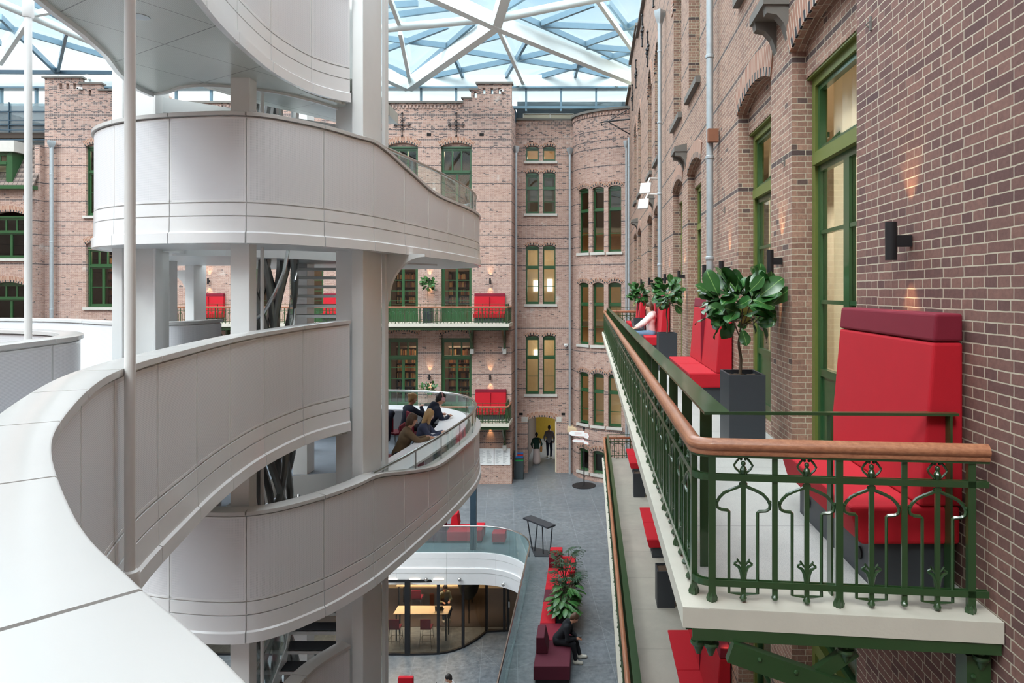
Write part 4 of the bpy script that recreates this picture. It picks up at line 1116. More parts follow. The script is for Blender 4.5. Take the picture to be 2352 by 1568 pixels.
# ---------------------------------------------------------------- stairs
def flight(z0, label, k0, k1):
    r = root('open_stair', (-4.8, 12, z0 - .17 * k1), label, 'stair')
    xl = lambda y: float(np.interp(y, [9.3, 10.0, 10.6, 11.4, 12.3, 13.4], [-4.75, -4.72, -4.72, -4.94, -5.3, -5.9]))
    for k in range(k0, k1):
        z = z0 - .17 * k; y = 13.3 - .27 * k; y2 = y + .3
        m = MB(); m.add([(xl(y), y, z - .05), (xl(y) + 1.25, y, z - .05), (xl(y2) + 1.25, y2, z - .05), (xl(y2), y2, z - .05), (xl(y), y, z), (xl(y) + 1.25, y, z), (xl(y2) + 1.25, y2, z), (xl(y2), y2, z)],
                        [(0, 3, 2, 1), (0, 1, 5, 4), (1, 2, 6, 5), (2, 3, 7, 6), (3, 0, 4, 7)]); 
        tr = m.build('tread', 'white_steel', r)
        m = MB(); m.add([(xl(y) + .02, y + .03, z + .004), (xl(y) + 1.23, y + .03, z + .004), (xl(y2) + 1.23, y2, z + .004), (xl(y2) + .02, y2, z + .004)], [(0, 1, 2, 3)]).build('tread_cover', 'tread_dark', tr)
    pts = [(xl(13.3 - .27 * k), 13.3 - .27 * k, z0 - .17 * k) for k in range(k0, k1)]
    for sx, nm in ((0, 'l'), (1.25, 'r')):
        m = MB(); m.sweep([(p[0] + sx, p[1], p[2], 0) for p in pts], [(-.01, -.2), (-.01, .06), (.01, .06), (.01, -.2)]); m.build('stringer', 'white_steel', r)
        m = MB(); m.sweep([(p[0] + sx + (-.03 if sx == 0 else .03), p[1], p[2], 0) for p in pts], [(-.006, .0), (-.006, .95), (.006, .95), (.006, 0)]); m.build('glass_guard', 'clear_glass', r)
        m = MB(); m.tube([(p[0] + sx + (.05 if sx == 0 else -.05), p[1], p[2] + .92) for p in pts], .022, 8); m.build('handrail', 'chrome', r)
    return r
flight(E + .61, 'open white stair climbing between the pipe bundle and the tall column', 0, 9)
flight(E - 3.89, 'lower open stair with dark treads below the curved landing', 4, 15)
m = MB()
pts = cr([(-5.15, 10.2, E - 1.9), (-5.05, 10.3, E - .9), (-4.75, 10.6, E - .2), (-4.6, 11, E + .4), (-4.55, 11.4, E + 1.2)], 6)
m.tube([(-5.2, 10.4, E - .5), (-5.0, 10.45, E - .35), (-4.85, 10.5, E - .05), (-4.75, 10.6, E + .3), (-4.72, 10.7, E + .7)], .028, 8)
m.build('curved_handrail', 'chrome', bpy.data.objects['open_stair'])

# column base etc on the landing
t = root('downlight', (-4.5, 8.65, E + 2.74), 'lit round downlight in the white soffit of the upper walkway', 'light')
pd = at(515, 198, 8.9); ORG[t.name] = tuple(t.location)
m = MB(); m.lathe([(.085, 0), (.085, .012)], pd.x, pd.y, E + 2.76, 20); m.build('trim_ring', 'white_steel', t)
m = MB(); m.lathe([(.07, 0), (.07, .008)], pd.x, pd.y, E + 2.755, 20); m.build('lens', 'lamp_white', t)
t = root('soffit_grille', (-4.2, 6.3, E + 2.54), 'round grey speaker grille in the soffit near the top left', 'speaker')
ps = at(322, 27, 6.35)
MB().lathe([(.08, 0), (.085, .012)], ps.x, ps.y, E + 2.545, 20).build('grille', 'zinc', t)

# ---------------------------------------------------------------- desk inside the lower drum
dz = E - 2.86
inner = offs(PU, -.26)[58:]; in2 = offs(PU, -.88)[58:]
m = MB(); n = len(inner)
vs = [(p[0], p[1], z) for z in (dz - .04, dz) for p in inner + in2]
fs = [(i, i + 1, n + i + 1, n + i)[::-1] for i in range(n - 1)] + [(2*n + i, 2*n + i + 1, 3*n + i + 1, 3*n + i) for i in range(n - 1)]
fs += [(i, i + 1, 2*n + i + 1, 2*n + i) for i in range(n - 1)] + [(n + i, 3*n + i, 3*n + i + 1, n + i + 1) for i in range(n - 1)] + [(0, n, 3*n, 2*n), (n - 1, 3*n - 1 - n, 3*n - 1, 4*n - 1)][:1]
m.add(vs, fs)
t = root('curved_desk', (inner[0][0], inner[0][1], E - 3.6), 'long curved white desk following the glass rail of the lower landing', 'desk')
m.build('desktop', 'desk_white', t)
for i in range(2, n, 7):
    a, b = inner[i], in2[i]
    x = (a[0] * .4 + b[0] * .6); y = (a[1] * .4 + b[1] * .6)
    MB().box(x - .04, x + .04, y - .04, y + .04, E - 3.6, dz - .04).build('leg', 'white_steel', t)
# ================================================================ balconies with cast-iron railings
MOD = .34
def panel_mesh():
    """one railing module, x from 0 to MOD, z from the slab, y across"""
    m = MB(); c = MOD / 2; r = .0092
    m.box(-.015, .015, -.007, .007, .04, .745)                     # bar between modules
    m.lathe([(.004, -.028), (.017, -.02), (.02, -.008), (.012, .004), (.005, .01)], 0, 0, .045, 8)
    m.box(c - .013, c + .013, -.008, .008, .03, .66)               # centre bar
    m.lathe([(.003, -.03), (.016, -.022), (.021, -.01), (.014, .004), (.008, .012)], c, 0, .035, 8)
    m.lathe([(.008, 0), (.016, .012), (.02, .03), (.012, .045), (.006, .05)], c, 0, .655, 8)
    m.ball((c, 0, .715), .014, 6)
    for s in (-1, 1):
        X = lambda d: c + s * d
        m.tube([(X(.014), 0, .665), (X(.042), 0, .69), (X(.05), 0, .705), (X(.036), 0, .725), (X(.02), 0, .742), (X(.012), 0, .737)], .0065, 5)
        m.ball((X(.012), 0, .738), .009, 4)
        m.tube([(X(.012), 0, .60), (X(.03), 0, .592), (X(.07), 0, .577), (X(.105), 0, .560), (X(.13), 0, .535), (X(.144), 0, .508), (X(.14), 0, .485), (X(.12), 0, .475), (X(.085), 0, .472), (X(.077), 0, .466), (X(.077), 0, .05), (X(.012), 0, .045)], r, 5)
        m.ball((X(.142), 0, .52), .011, 4)
        # tulip ornament near the foot
        m.tube([(X(.006), 0, .115), (X(.012), 0, .16), (X(.026), 0, .185), (X(.052), 0, .198)], .008, 5, rs=[.009, .011, .009, .005])
        m.tube([(X(.006), 0, .19), (X(.02), 0, .205), (X(.035), 0, .225), (X(.03), 0, .212), (X(.05), 0, .2)], .006, 5)
        m.ball((X(.014), 0, .61), .01, 4)
    for z in (.643, .1):
        m.ball((c, -.014, z), .009, 4); m.ball((0, -.014, z), .009, 4)
    return m
pm = panel_mesh()

def railing(name, path, label, z, inner=None, group='cast-iron balcony railings', endpost=True):
    """path: world xy corner points, outer face to the right of the path"""
    r = root(name, (path[0][0], path[0][1], z), label, 'railing', group)
    # rounded corners
    P = []
    for i, p in enumerate(path):
        if 0 < i < len(path) - 1:
            a = Vector(path[i - 1]) - Vector(p); b = Vector(path[i + 1]) - Vector(p); a.normalize(); b.normalize()
            p0 = Vector(p) + a * .09; p2 = Vector(p) + b * .09
            for k in range(7):
                t = k / 6; q = p0 * (1 - t) ** 2 + Vector(p) * 2 * t * (1 - t) + p2 * t * t; P.append((q.x, q.y, z, 0))
        else: P.append((p[0], p[1], z, 0))
    m = MB(); m.sweep(P, [(.036, .79), (.042, .805), (.036, .822), (.02, .838), (0, .843), (-.02, .838), (-.036, .822), (-.042, .805), (-.036, .79), (-.026, .783), (-.03, .772), (-.026, .76), (.026, .76), (.03, .772), (.026, .783)])
    m.build('handrail', 'wood_rail', r, sharp=50)
    MB().sweep(P, [(.022, .748), (.022, .76), (-.022, .76), (-.022, .748)], smooth=False).build('rail_plate', 'green_paint', r)
    for h in (.643, .1):
        m = MB(); m.sweep(P, [(.016, h - .016), (.016, h + .016), (.007, h + .016), (.007, h - .016)], smooth=False); m.sweep(P, [(-.007, h - .016), (-.007, h + .016), (-.016, h + .016), (-.016, h - .016)], smooth=False)
        m.build('flat_bar', 'green_paint', r)
    proto = None; pproto = None
    for a, b in zip(path, path[1:]):
        L = math.hypot(b[0] - a[0], b[1] - a[1]); n = max(1, round((L - .16) / MOD)); ang = math.atan2(b[1] - a[1], b[0] - a[0])
        st = (L - .16) / n
        for k in range(n + 1):
            d = .08 + k * st; x, y = a[0] + math.cos(ang) * d, a[1] + math.sin(ang) * d
            if k < n:
                if proto is None:
                    proto = pm.build('railing_panel', 'green_paint', r, local=False)
                    o = proto
                else: o = proto.copy(); link(o, r)
                o.location = (x - path[0][0], y - path[0][1], 0); o.rotation_euler = (0, 0, ang); o.scale = (st / MOD, 1, 1)
            if k % 2 == 0 or k == n:
                if pproto is None:
                    pp = MB(); pp.box(-.018, .018, -.016, .016, .0, .755); pp.lathe([(.026, 0), (.03, .02), (.018, .05), (.014, .06)], 0, 0, 0, 4)
                    pproto = pp.build('post', 'green_paint', r, local=False); o = pproto
                else: o = pproto.copy(); link(o, r)
                o.location = (x - path[0][0], y - path[0][1], 0); o.rotation_euler = (0, 0, ang)
    if inner:
        q = root('safety_rail', (inner[0][0], inner[0][1], z), inner_label(label), 'railing', None)
        Pi = [(p[0], p[1], z, 0) for p in inner]
        MB().sweep(Pi, [(.034, .945), (.034, .96), (-.034, .96), (-.034, .945)], smooth=False).build('top_rail', 'green_paint', q)
        first = None
        for a, b in zip(inner, inner[1:]):
            L = math.hypot(b[0] - a[0], b[1] - a[1]); n = max(1, round(L / .77)); ang = math.atan2(b[1] - a[1], b[0] - a[0])
            i0 = inner.index(a)
            ds = [.04 + .62 * k for k in range(int((L - .3) / .62) + 1)] if i0 == 0 and L < 3 else [.35 + .77 * k for k in range(int((L - .4) / .77) + 1)]
            for d in ds:
                x, y = a[0] + math.cos(ang) * d, a[1] + math.sin(ang) * d
                if first is None: first = MB().box(-.006, .006, -.034, .034, 0, .945).build('flat_post', 'green_paint', q, local=False); o = first
                else: o = first.copy(); link(o, q)
                o.location = (x - inner[0][0], y - inner[0][1], 0); o.rotation_euler = (0, 0, ang)
    return r
def inner_label(l):
    return 'plain green steel safety rail standing inside the ' + {'n': 'ornate railing of the nearest balcony', 'l': 'railing of the lower right balcony', 'u': 'railing of the far upper balcony', 'f': 'railing of the far lower balcony'}[l[0]]

BE = 26.55
def right_balcony(z, lab, rl, near=True):
    r = root('balcony', (.47, 3.44, z), lab, 'balcony')
    pts = [(.47, 3.45), (1.995, 3.285), (1.995, BE + .1), (.47, BE + .1)]
    deck('slab', pts, [], z - .1, z, ('terrazzo_light' if near else 'terrazzo_warm', 'concrete_edge'), r)
    m = MB(); m.prism([(.47, 3.45), (.6, 3.44), (.6, BE + .1), (.47, BE + .1)], z, z + .003).prism([(.6, 3.437), (1.995, 3.285), (1.995, 3.62), (.6, 3.76)], z, z + .003).build('plain_border', 'concrete_edge', r)
    m = MB(); m.box(.5, .6, 3.56, BE, z - .165, z - .1).box(1.88, 1.98, 3.45, BE, z - .165, z - .1).build('edge_beam', 'green_paint', r)
    yy = 3.52
    m = MB(); KN = [(.62, 3.5), (1.284, 3.43), (1.93, 3.37)]
    while yy < BE: KN.append((.56, yy)); yy += .68
    for kx, ky in KN:
        m.lathe([(.012, -.075), (.018, -.06), (.024, -.045), (.024, -.03), (.04, -.026), (.044, -.015), (.04, -.005), (.018, -.004), (.018, .09)], kx, ky, z - .19, 10)
    m.build('drop_knobs', 'green_paint', r)
    for i, yb in enumerate((3.42, 7.35, 11.9, 14.4, 18.9, 21.5, 26.3)):
        br = root('balcony_bracket', (1.98, yb, z - .95), None)
        tag(br, ('riveted green steel bracket under the near end of the %s balcony' if i == 0 else 'green steel bracket under the %s right balcony, along the brick wall') % ('upper' if near else 'lower'), 'bracket', None)
        if i: br['label'] = 'green steel bracket under the %s right balcony, %s one from the near end' % ('upper' if near else 'lower', ('second', 'third', 'fourth', 'fifth', 'sixth', 'last')[i - 1])
        y0 = yb
        MB().bar((.52, y0 + .05, z - .13), (1.99, y0 - .1 * (i == 0), z - .13), .05, .06).build('top_beam', 'green_paint', br)
        MB().box(1.86, 1.98, y0 - .05, y0 + .05, z - 1.0, z - .2).build('wall_post', 'green_paint', br)
        MB().bar((1.33, y0 + .02, z - .2), (1.10, y0 + .02, z - .36), .04, .07).build('strut', 'green_paint', br)
        MB().bar((1.9, y0 + .02, z - .42), (1.72, y0 + .02, z - .56), .04, .06).build('strut', 'green_paint', br)
        m = MB(); m.bar((.70, y0, z - .2), (1.9, y0, z - .62), .05, .1)
        for k in range(6):
            t = .12 + k * .15; m.ball((.70 + 1.2 * t, y0 - .03, z - .2 - .42 * t + .02), .012, 4)
        for k in range(5): m.ball((1.92 + (.03 if k % 2 else -.03), y0 - .055, z - .3 - .12 * k), .013, 4)
        m.build('diagonal', 'green_paint', br)
    return r
right_balcony(L2, 'long cream-edged balcony slab along the brick facade, nearest one on the right', 'n')
right_balcony(L1, 'long pale balcony slab one floor below, along the brick facade', 'l', False)
path = [(.55, BE - .0), (.55, 3.53), (1.97, 3.38)]
path_r = [(1.97, BE), (.55, BE), (.55, 3.53), (1.97, 3.38)]
inn = [(1.95, BE - .13), (.674, BE - .13), (.674, 3.62), (1.93, 3.60)]
# travel so that the outside lies on the right: from the wall at the near end back along the edge
railing('balcony_railing', path_r[::-1], 'near ornate green cast-iron railing with oak handrail on the nearest balcony', L2, inn[::-1])
railing('balcony_railing', path_r[::-1], 'lower ornate green railing with oak handrail, on the balcony one floor down', L1, inn[::-1])

# far facade balconies
for z, lb, rl, x1 in ((L2, 'upper white-edged balcony on the far facade', 'upper far cast-iron railing with oak handrail, on the far facade', -3.95), (L1, 'lower white-edged balcony on the far facade', 'far lower cast-iron railing with oak handrail, behind the curved desk', -3.95)):
    r = root('balcony', (x1, 33.45, z), lb, 'balcony')
    MB().box(-21.3, x1, 33.45, 35.0, z - .16, z).build('slab', 'concrete_edge', r)
    MB().box(-21.2, x1 - .05, 33.55, 33.7, z - .32, z - .16).build('edge_beam', 'green_paint', r)
    railing('balcony_railing', [(-21.2, 34.95), (-21.2, 33.52), (x1 - .08, 33.52), (x1 - .08, 34.95)], rl, z, [(-21.05, 33.7), (x1 - .22, 33.7), (x1 - .22, 34.9)])
    first = None
    for bi, x in enumerate((-4.35, -6.0, -10.9, -13.3, -18.5)):
        br = root('balcony_bracket', (x, 34.9, z - 1.3), 'green bracket under the %s far balcony, %s from its right end' % ('upper' if z == L2 else 'lower', ('first', 'second', 'third', 'fourth', 'fifth')[bi]), 'bracket', 'brackets under the far %s balcony' % ('upper' if z == L2 else 'lower'))
        MB().box(x - .05, x + .05, 34.75, 34.98, z - 1.35, z - .2).build('wall_post', 'green_paint', br)
        MB().bar((x, 33.8, z - .25), (x, 34.8, z - 1.1), .08, .1).build('diagonal', 'green_paint', br)
        MB().box(x - .09, x + .09, 34.7, 34.99, z - 1.6, z - 1.35).build('stone_foot', 'sill_stone', br)

# ================================================================ red high-backed sofas
def sofa(name, y0, y1, z, label, group=None, x_wall=WX, seams=1):
    r = root(name, (x_wall - .5, (y0 + y1) / 2, z), label, 'sofa', group)
    g = .004; n = seams + 1; w = (y1 - y0) / n
    for i in range(n):
        a, b = y0 + i * w + g, y0 + (i + 1) * w - g
        m = MB(); m.extr([(x_wall - .62, a, z + .455), (x_wall - .56, a, z + .25), (x_wall - .03, a, z + .25), (x_wall - .03, a, z + .455)], (0, b - a, 0)); m.build('seat', 'red_fabric', r, bevel=.022, seg=3)
    m = MB(); m.extr([(x_wall - .25, y0, z + .456), (x_wall - .175, y0, z + 1.325), (x_wall - .02, y0, z + 1.325), (x_wall - .02, y0, z + .456)], (0, y1 - y0, 0)); m.build('backrest', 'red_fabric', r, bevel=.016, seg=3)
    m = MB(); m.extr([(x_wall - .178, y0, z + 1.33), (x_wall - .165, y0, z + 1.48), (x_wall - .02, y0, z + 1.48), (x_wall - .02, y0, z + 1.33)], (0, y1 - y0, 0)); h = m.build('headrest_band', 'burgundy_fabric', r, bevel=.016, seg=3); h['label'] = 'burgundy band along the top'
    if seams:
        MB().box(x_wall - .258, x_wall - .16, y0 + w - .003, y0 + w + .003, z + .46, z + 1.3).build('seam', 'burgundy_fabric', r)
    p = MB().box(x_wall - .48, x_wall - .04, y0 + .05, y1 - .05, z, z + .25).build('plinth', 'anthracite', r)
    m = MB()
    for yy in (y0 + .22, y1 - .25):
        m.tube([(x_wall - .49, yy, z + .13), (x_wall - .475, yy, z + .13)], .035, 14)
    m.build('grommet', 'rubber', p)
    return r
sofa('high_back_sofa', 3.62, 4.99, L2, 'nearest red high-backed sofa, beside the near end of the balcony', seams=0)
sofa('high_back_sofa', 9.5, 11.96, L2, 'red high-backed sofa on the right balcony behind the big potted fiddle-leaf tree')
sofa('high_back_sofa', 16.95, 19.4, L2, 'red high-backed sofa on which the person with a laptop sits')
sofa('high_back_sofa', 24.3, 26.3, L2, 'farthest red high-backed sofa on the right balcony, at its far rail')
sofa('high_back_sofa', 9.6, 12.2, L1, 'red high-backed sofa on the lower balcony, its top seen under the near slab')
sofa('high_back_sofa', 16.6, 19.1, L1, 'red sofa in the middle of the lower balcony, only its seat showing')
sofa('high_back_sofa', 24.0, 26.2, L1, 'far red sofa on the lower balcony near its end rail')
def far_sofa(x0, x1, z, label):
    """same sofa with its back to the far facade"""
    src = sofa('high_back_sofa', -(x1 - x0) / 2, (x1 - x0) / 2, 0, label, None, x_wall=0)
    src.location = ((x0 + x1) / 2, FY - .02, z); 
    for k in KIDS[src.name]: k.location = (-.5 * -1 * -1 if False else 0, 0, 0)
    src.rotation_euler = (0, 0, PI / 2)
    # root was placed at x=-.5; shift so that the back touches the wall
    src.location = ((x0 + x1) / 2, FY - .5, z)
    return src
far_sofa(-5.9, -4.33, L2, 'red sofa at the right end of the upper far balcony')
far_sofa(-5.85, -4.28, L1, 'red sofa at the right end of the lower far balcony')
far_sofa(-13.6, -12.05, L2, 'red sofa on the upper far balcony glimpsed behind the stair treads')
far_sofa(-20.2, -18.7, L2, 'red sofa on the upper far balcony seen between the slim white columns')

# ================================================================ wall lamps
def sconce(x, y, z, label, face='x', light=True, e=7.):
    r = root('wall_lamp', (x, y, z), label, 'wall lamp')
    if face == 'x':
        cx, cy = x - .125, y
        MB().box(x - .1, x - .005, y - .025, y + .025, z - .035, z + .035).build('bracket', 'black_metal', r)
    else:
        cx, cy = x, y - .125
        MB().box(x - .025, x + .025, y - .1, y - .005, z - .035, z + .035).build('bracket', 'black_metal', r)
    MB().lathe([(.028, -.118), (.035, -.118), (.036, .118), (.028, .118), (.028, .108), (.01, .106)], cx, cy, z, 16).build('lamp_body', 'black_metal', r)
    m = MB(); m.lathe([(.026, .100), (.026, .104)], cx, cy, z, 12); m.lathe([(.026, -.116), (.026, -.113)], cx, cy, z, 12); m.build('lens', 'lamp_warm', r)
    if light:
        for s in (1, -1):
            tilt = .42 if s == 1 else -.42
            d = Vector((.32, 0, s)) if face == 'x' else Vector((0, .32, s))
            o = lamp('wall_lamp_beam', 'SPOT', (cx, cy, z + s * .125), e, (1, .60, .28), .012, None, math.radians(52))
            o.rotation_euler = d.to_track_quat('-Z', 'Y').to_euler(); o.data.spot_blend = .9
            o.parent = r; o.location = Vector((cx, cy, z + s * .125)) - Vector((x, y, z))
    return r
names = ['nearest black cylinder wall lamp, above the nearest red sofa', 'black cylinder wall lamp on the brick pier between the two near green doors', 'black cylinder wall lamp just in front of the thick downpipe', 'black cylinder wall lamp just behind the thick downpipe',
         'black cylinder wall lamp on the pier between the second pair of doors', 'black wall lamp in front of the second downpipe', 'black wall lamp behind the second downpipe', 'black wall lamp between the third pair of doors', 'farthest black wall lamp on the right facade']
for y, nm in zip((4.25, 7.1, 9.75, 11.2, 14.37, 17.1, 18.55, 21.6, 25.0), names):
    sconce(WX, y, E + .31, nm, 'x')
for y in (9.0, 11.2, 14.37):
    sconce(WX, y + .6 if y < 10 else y, L1 + 1.93, 'black wall lamp on the lower balcony wall, ' + {9.0: 'nearest, lighting the brick under the bracket', 11.2: 'second one along', 14.37: 'third one along'}[y], 'x', y < 10)
fs_ = [(-8.2, L2, 'black wall lamp above the small potted tree on the upper far balcony'), (-5.1, L2, 'black wall lamp above the red sofa of the upper far balcony'), (-8.2, L1, 'black wall lamp above the potted tree of the lower far balcony'), (-5.1, L1, 'black wall lamp above the red sofa of the lower far balcony'),
       (-5.1, 1.0, 'black wall lamp above the white notice boards'), (-19.5, L2, 'black wall lamp above the sofa between the slim columns'), (-12.2, L2, 'black wall lamp seen beside the stair treads')]
for x, z, nm in fs_: 
    q = sconce(x, FY, z + 2.1, nm, 'y', True, 16.0); q.scale = (1.25, 1.25, 1.25)

# ================================================================ downpipes
def downpipe(x, y, z0, z1, label, r=.052, hopper=True, rings=5):
    t = root('downpipe', (x, y, z0), label, 'drainpipe')
    MB().tube([(x, y, z0), (x, y, z1)], r, 14).build('pipe', 'zinc', t)
    m = MB()
    for k in range(rings): z = z0 + (z1 - z0) * (k + .6) / rings; m.lathe([(r + .004, -.03), (r + .012, -.02), (r + .012, .02), (r + .004, .03)], x, y, z, 14)
    m.build('collar', 'zinc', t)
    if hopper: MB().lathe([(r, -.05), (r * 1.4, .0), (r * 2.4, .18), (r * 2.6, .3), (r * 2.6, .33)], x, y, z1, 4).build('hopper', 'zinc', t)
    return t
downpipe(1.87, 10.65, 0, E + 9, 'thick zinc downpipe on the right facade between the near door pairs', .055, False, 12)
downpipe(1.85, 18.1, 0, E + 7.1, 'second zinc downpipe on the right facade, further back', .055, True, 9)
MB().box(WX - .18, WX - .02, 10.5, 10.6, E + 2.3, E + 2.5).build('pipe_clamp', 'rust_brown', None)
bpy.data.objects['pipe_clamp']['label'] = 'rusty square clamp on the thick downpipe of the right facade'; bpy.data.objects['pipe_clamp']['category'] = 'clamp'
downpipe(1.83, 34.25, 0, E + 7.2, 'left one of two zinc downpipes in the far right corner', .06)
downpipe(1.88, 33.0, 0, E + 7.4, 'right one of two zinc downpipes in the far right corner', .06, False)
downpipe(-1.08, 36.88, 0, E + 7.4, 'zinc downpipe between the recessed bay and the curved stair tower', .07)
downpipe(-3.9, 36.0, 0, E + 7.3, 'zinc downpipe in the shadowed corner left of the recessed bay', .07)
downpipe(-27.4, FY - .26, 0, E + 7.3, 'zinc downpipe on the brick gable tower at the far left', .09)
downpipe(-28.1, FY - .9, 0, E + 4.4, 'shorter zinc downpipe at the far left, below the tiled roof', .09)
# ================================================================ planters and trees
def leaf(m, base, d, up, L, W, curl=.3, nseg=5, mat=0):
    """one curved leaf blade from base along d"""
    d = Vector(d).normalized(); up = Vector(up); s = d.cross(up)
    if s.length < .01: s = d.cross(Vector((1, 0, 0)))
    s.normalize(); u = s.cross(d).normalized()
    prof = [(0, .04), (.18, .42), (.4, .8), (.62, 1.0), (.82, .86), (.95, .45), (1, .05)]
    vs = []
    for t, w in prof:
        c = Vector(base) + d * L * t - u * curl * L * t * t
        for sg in (-1, 0, 1): vs.append(c + s * sg * W / 2 * w + u * (.10 * W * abs(sg) * w + .01 * math.sin(9 * t + sg)))
    fs = []
    for i in range(len(prof) - 1):
        for k in range(2): fs.append((i * 3 + k, i * 3 + k + 1, (i + 1) * 3 + k + 1, (i + 1) * 3 + k))
    m.cur = mat; m.add(vs, fs, smooth=True); m.cur = 0
    if W > .1:
        m.cur = 2; c_ = [Vector(vs[i * 3 + 1]) + u * .002 for i in range(len(prof))]
        m.add([q for c0 in c_ for q in (c0 - s * W * .022, c0 + s * W * .022)], [(2 * i, 2 * i + 1, 2 * i + 3, 2 * i + 2) for i in range(len(prof) - 1)]); m.cur = 0

def planter(x0, x1, y0, y1, z, h, label, group=None, name='planter_box'):
    r = root(name, ((x0 + x1) / 2, (y0 + y1) / 2, z), label, 'planter', group)
    m = MB(); t = .02
    m.box(x0, x1, y0, y0 + t, z, z + h).box(x0, x1, y1 - t, y1, z, z + h).box(x0, x0 + t, y0 + t, y1 - t, z, z + h).box(x1 - t, x1, y0 + t, y1 - t, z, z + h).box(x0 + t, x1 - t, y0 + t, y1 - t, z, z + h - .08)
    m.build('box', 'anthracite', r)
    m = MB(); n = 8
    g = random.Random(int(abs(x0 * 100) + y0 * 10)); vs = [(x0 + t + (x1 - x0 - 2*t) * i / n, y0 + t + (y1 - y0 - 2*t) * j / n, z + h - .045 + g.uniform(-.012, .014)) for j in range(n + 1) for i in range(n + 1)]
    m.add(vs, [(j*(n+1)+i, j*(n+1)+i+1, (j+1)*(n+1)+i+1, (j+1)*(n+1)+i) for j in range(n) for i in range(n)], smooth=True); m.build('soil', 'soil', r)
    return r

def fiddle_tree(x, y, z0, zt, rad, hgt, label, seed, nl=60, leaf_l=.24, s=1.):
    r = root('fiddle_leaf_tree', (x, y, z0), label, 'tree')
    g = random.Random(seed)
    pts = [(x, y, z0), (x + .012, y, z0 + (zt - z0) * .4), (x - .01, y + .01, z0 + (zt - z0) * .75), (x + .01, y, zt)]
    m = MB(); m.tube(cr(pts, 5), .014, 8, rs=[.017 - .004 * k / 15 for k in range(16)])
    for k in range(7):
        a = g.uniform(0, 2 * PI); b = g.uniform(.4, .9)
        m.tube([(x, y, zt - .05 + .03 * k), (x + rad * .35 * math.cos(a), y + rad * .35 * math.sin(a), zt + hgt * .3 * b), (x + rad * .6 * math.cos(a), y + rad * .6 * math.sin(a), zt + hgt * .62 * b)], .007, 5)
    m.build('stem', 'bark', r)
    m = MB()
    for k in range(nl):
        a = k * 2.39996 + g.uniform(-.3, .3); v = (k + .5) / nl; el = -1.0 + 2.0 * v
        rad_ = Vector((math.cos(a) * math.sqrt(1 - el * el * .8), math.sin(a) * math.sqrt(1 - el * el * .8), el))
        c = Vector((x, y, zt + hgt * .42)) + Vector((rad_.x * rad, rad_.y * rad, rad_.z * hgt * .46)) * g.uniform(.35, .8)
        side = rad_.cross(Vector((0, 0, 1)) + Vector((g.uniform(-.4, .4), g.uniform(-.4, .4), 0))).normalized()
        d = (rad_ * g.uniform(.3, 1.0) + Vector((0, 0, g.uniform(-.2, .9))) + side * g.uniform(-.9, .9)).normalized()
        up_ = (rad_ * .5 + Vector((g.uniform(-.7, .7), g.uniform(-.9, .3), .75))).normalized()
        L = leaf_l * g.uniform(.7, 1.15)
        leaf(m, c, d, up_, L, L * .66, g.uniform(.05, .45), mat=1 if (k < 2) else 0)
    m.build('foliage', ['leaf_green', 'leaf_yellow', 'leaf_vein'], r)
    return r
P1 = at(1703, 858, 7.15)
planter(1.41, 1.776, 6.9, 7.4, L2, .75, 'nearest tall anthracite planter box, between the first two red sofas')
fiddle_tree(1.57, 7.15, L2 + .7, E - .44, .42, .72, 'large fiddle-leaf tree with big glossy leaves in the nearest planter', 5, 120, .25)
planter(1.386, 1.756, 13.75, 14.2, L2, .75, 'anthracite planter box beside the sofa with the seated person, in front of it')
fiddle_tree(1.58, 14.0, L2 + .7, E - .34, .32, .64, 'fiddle-leaf tree between the person with a laptop and the second sofa', 9, 90, .22)
planter(1.38, 1.70, 21.3, 21.75, L2, .75, 'farthest anthracite planter box on the right balcony, behind the seated person')
fiddle_tree(1.54, 21.5, L2 + .7, E - .40, .28, .7, 'farthest fiddle-leaf tree on the right balcony', 12, 90, .22)
planter(1.42, 1.78, 6.9, 7.4, L1, .75, 'anthracite planter box on the lower balcony nearest the bottom of the picture')
planter(1.38, 1.74, 14.0, 14.45, L1, .75, 'anthracite planter box on the lower balcony between its red sofas')
planter(1.38, 1.74, 21.5, 21.95, L1, .75, 'anthracite planter box near the far end of the lower balcony')
# far balconies
pf = at(985, 705, 34.4)
planter(-8.35, -7.95, 34.1, 34.6, L2, .8, 'dark planter box on the upper far balcony between green doors')
fiddle_tree(-8.15, 34.35, L2 + .75, E + .35 - .3, .42, .7, 'small fiddle-leaf tree on the upper far balcony', 3, 70, .24)
planter(-8.35, -7.95, 34.1, 34.6, L1, .8, 'dark planter box on the lower far balcony behind the desk people')
fiddle_tree(-8.15, 34.35, L1 + .75, L1 + 1.35, .5, .62, 'grey-green bushy little tree on the lower far balcony', 4, 60, .2)

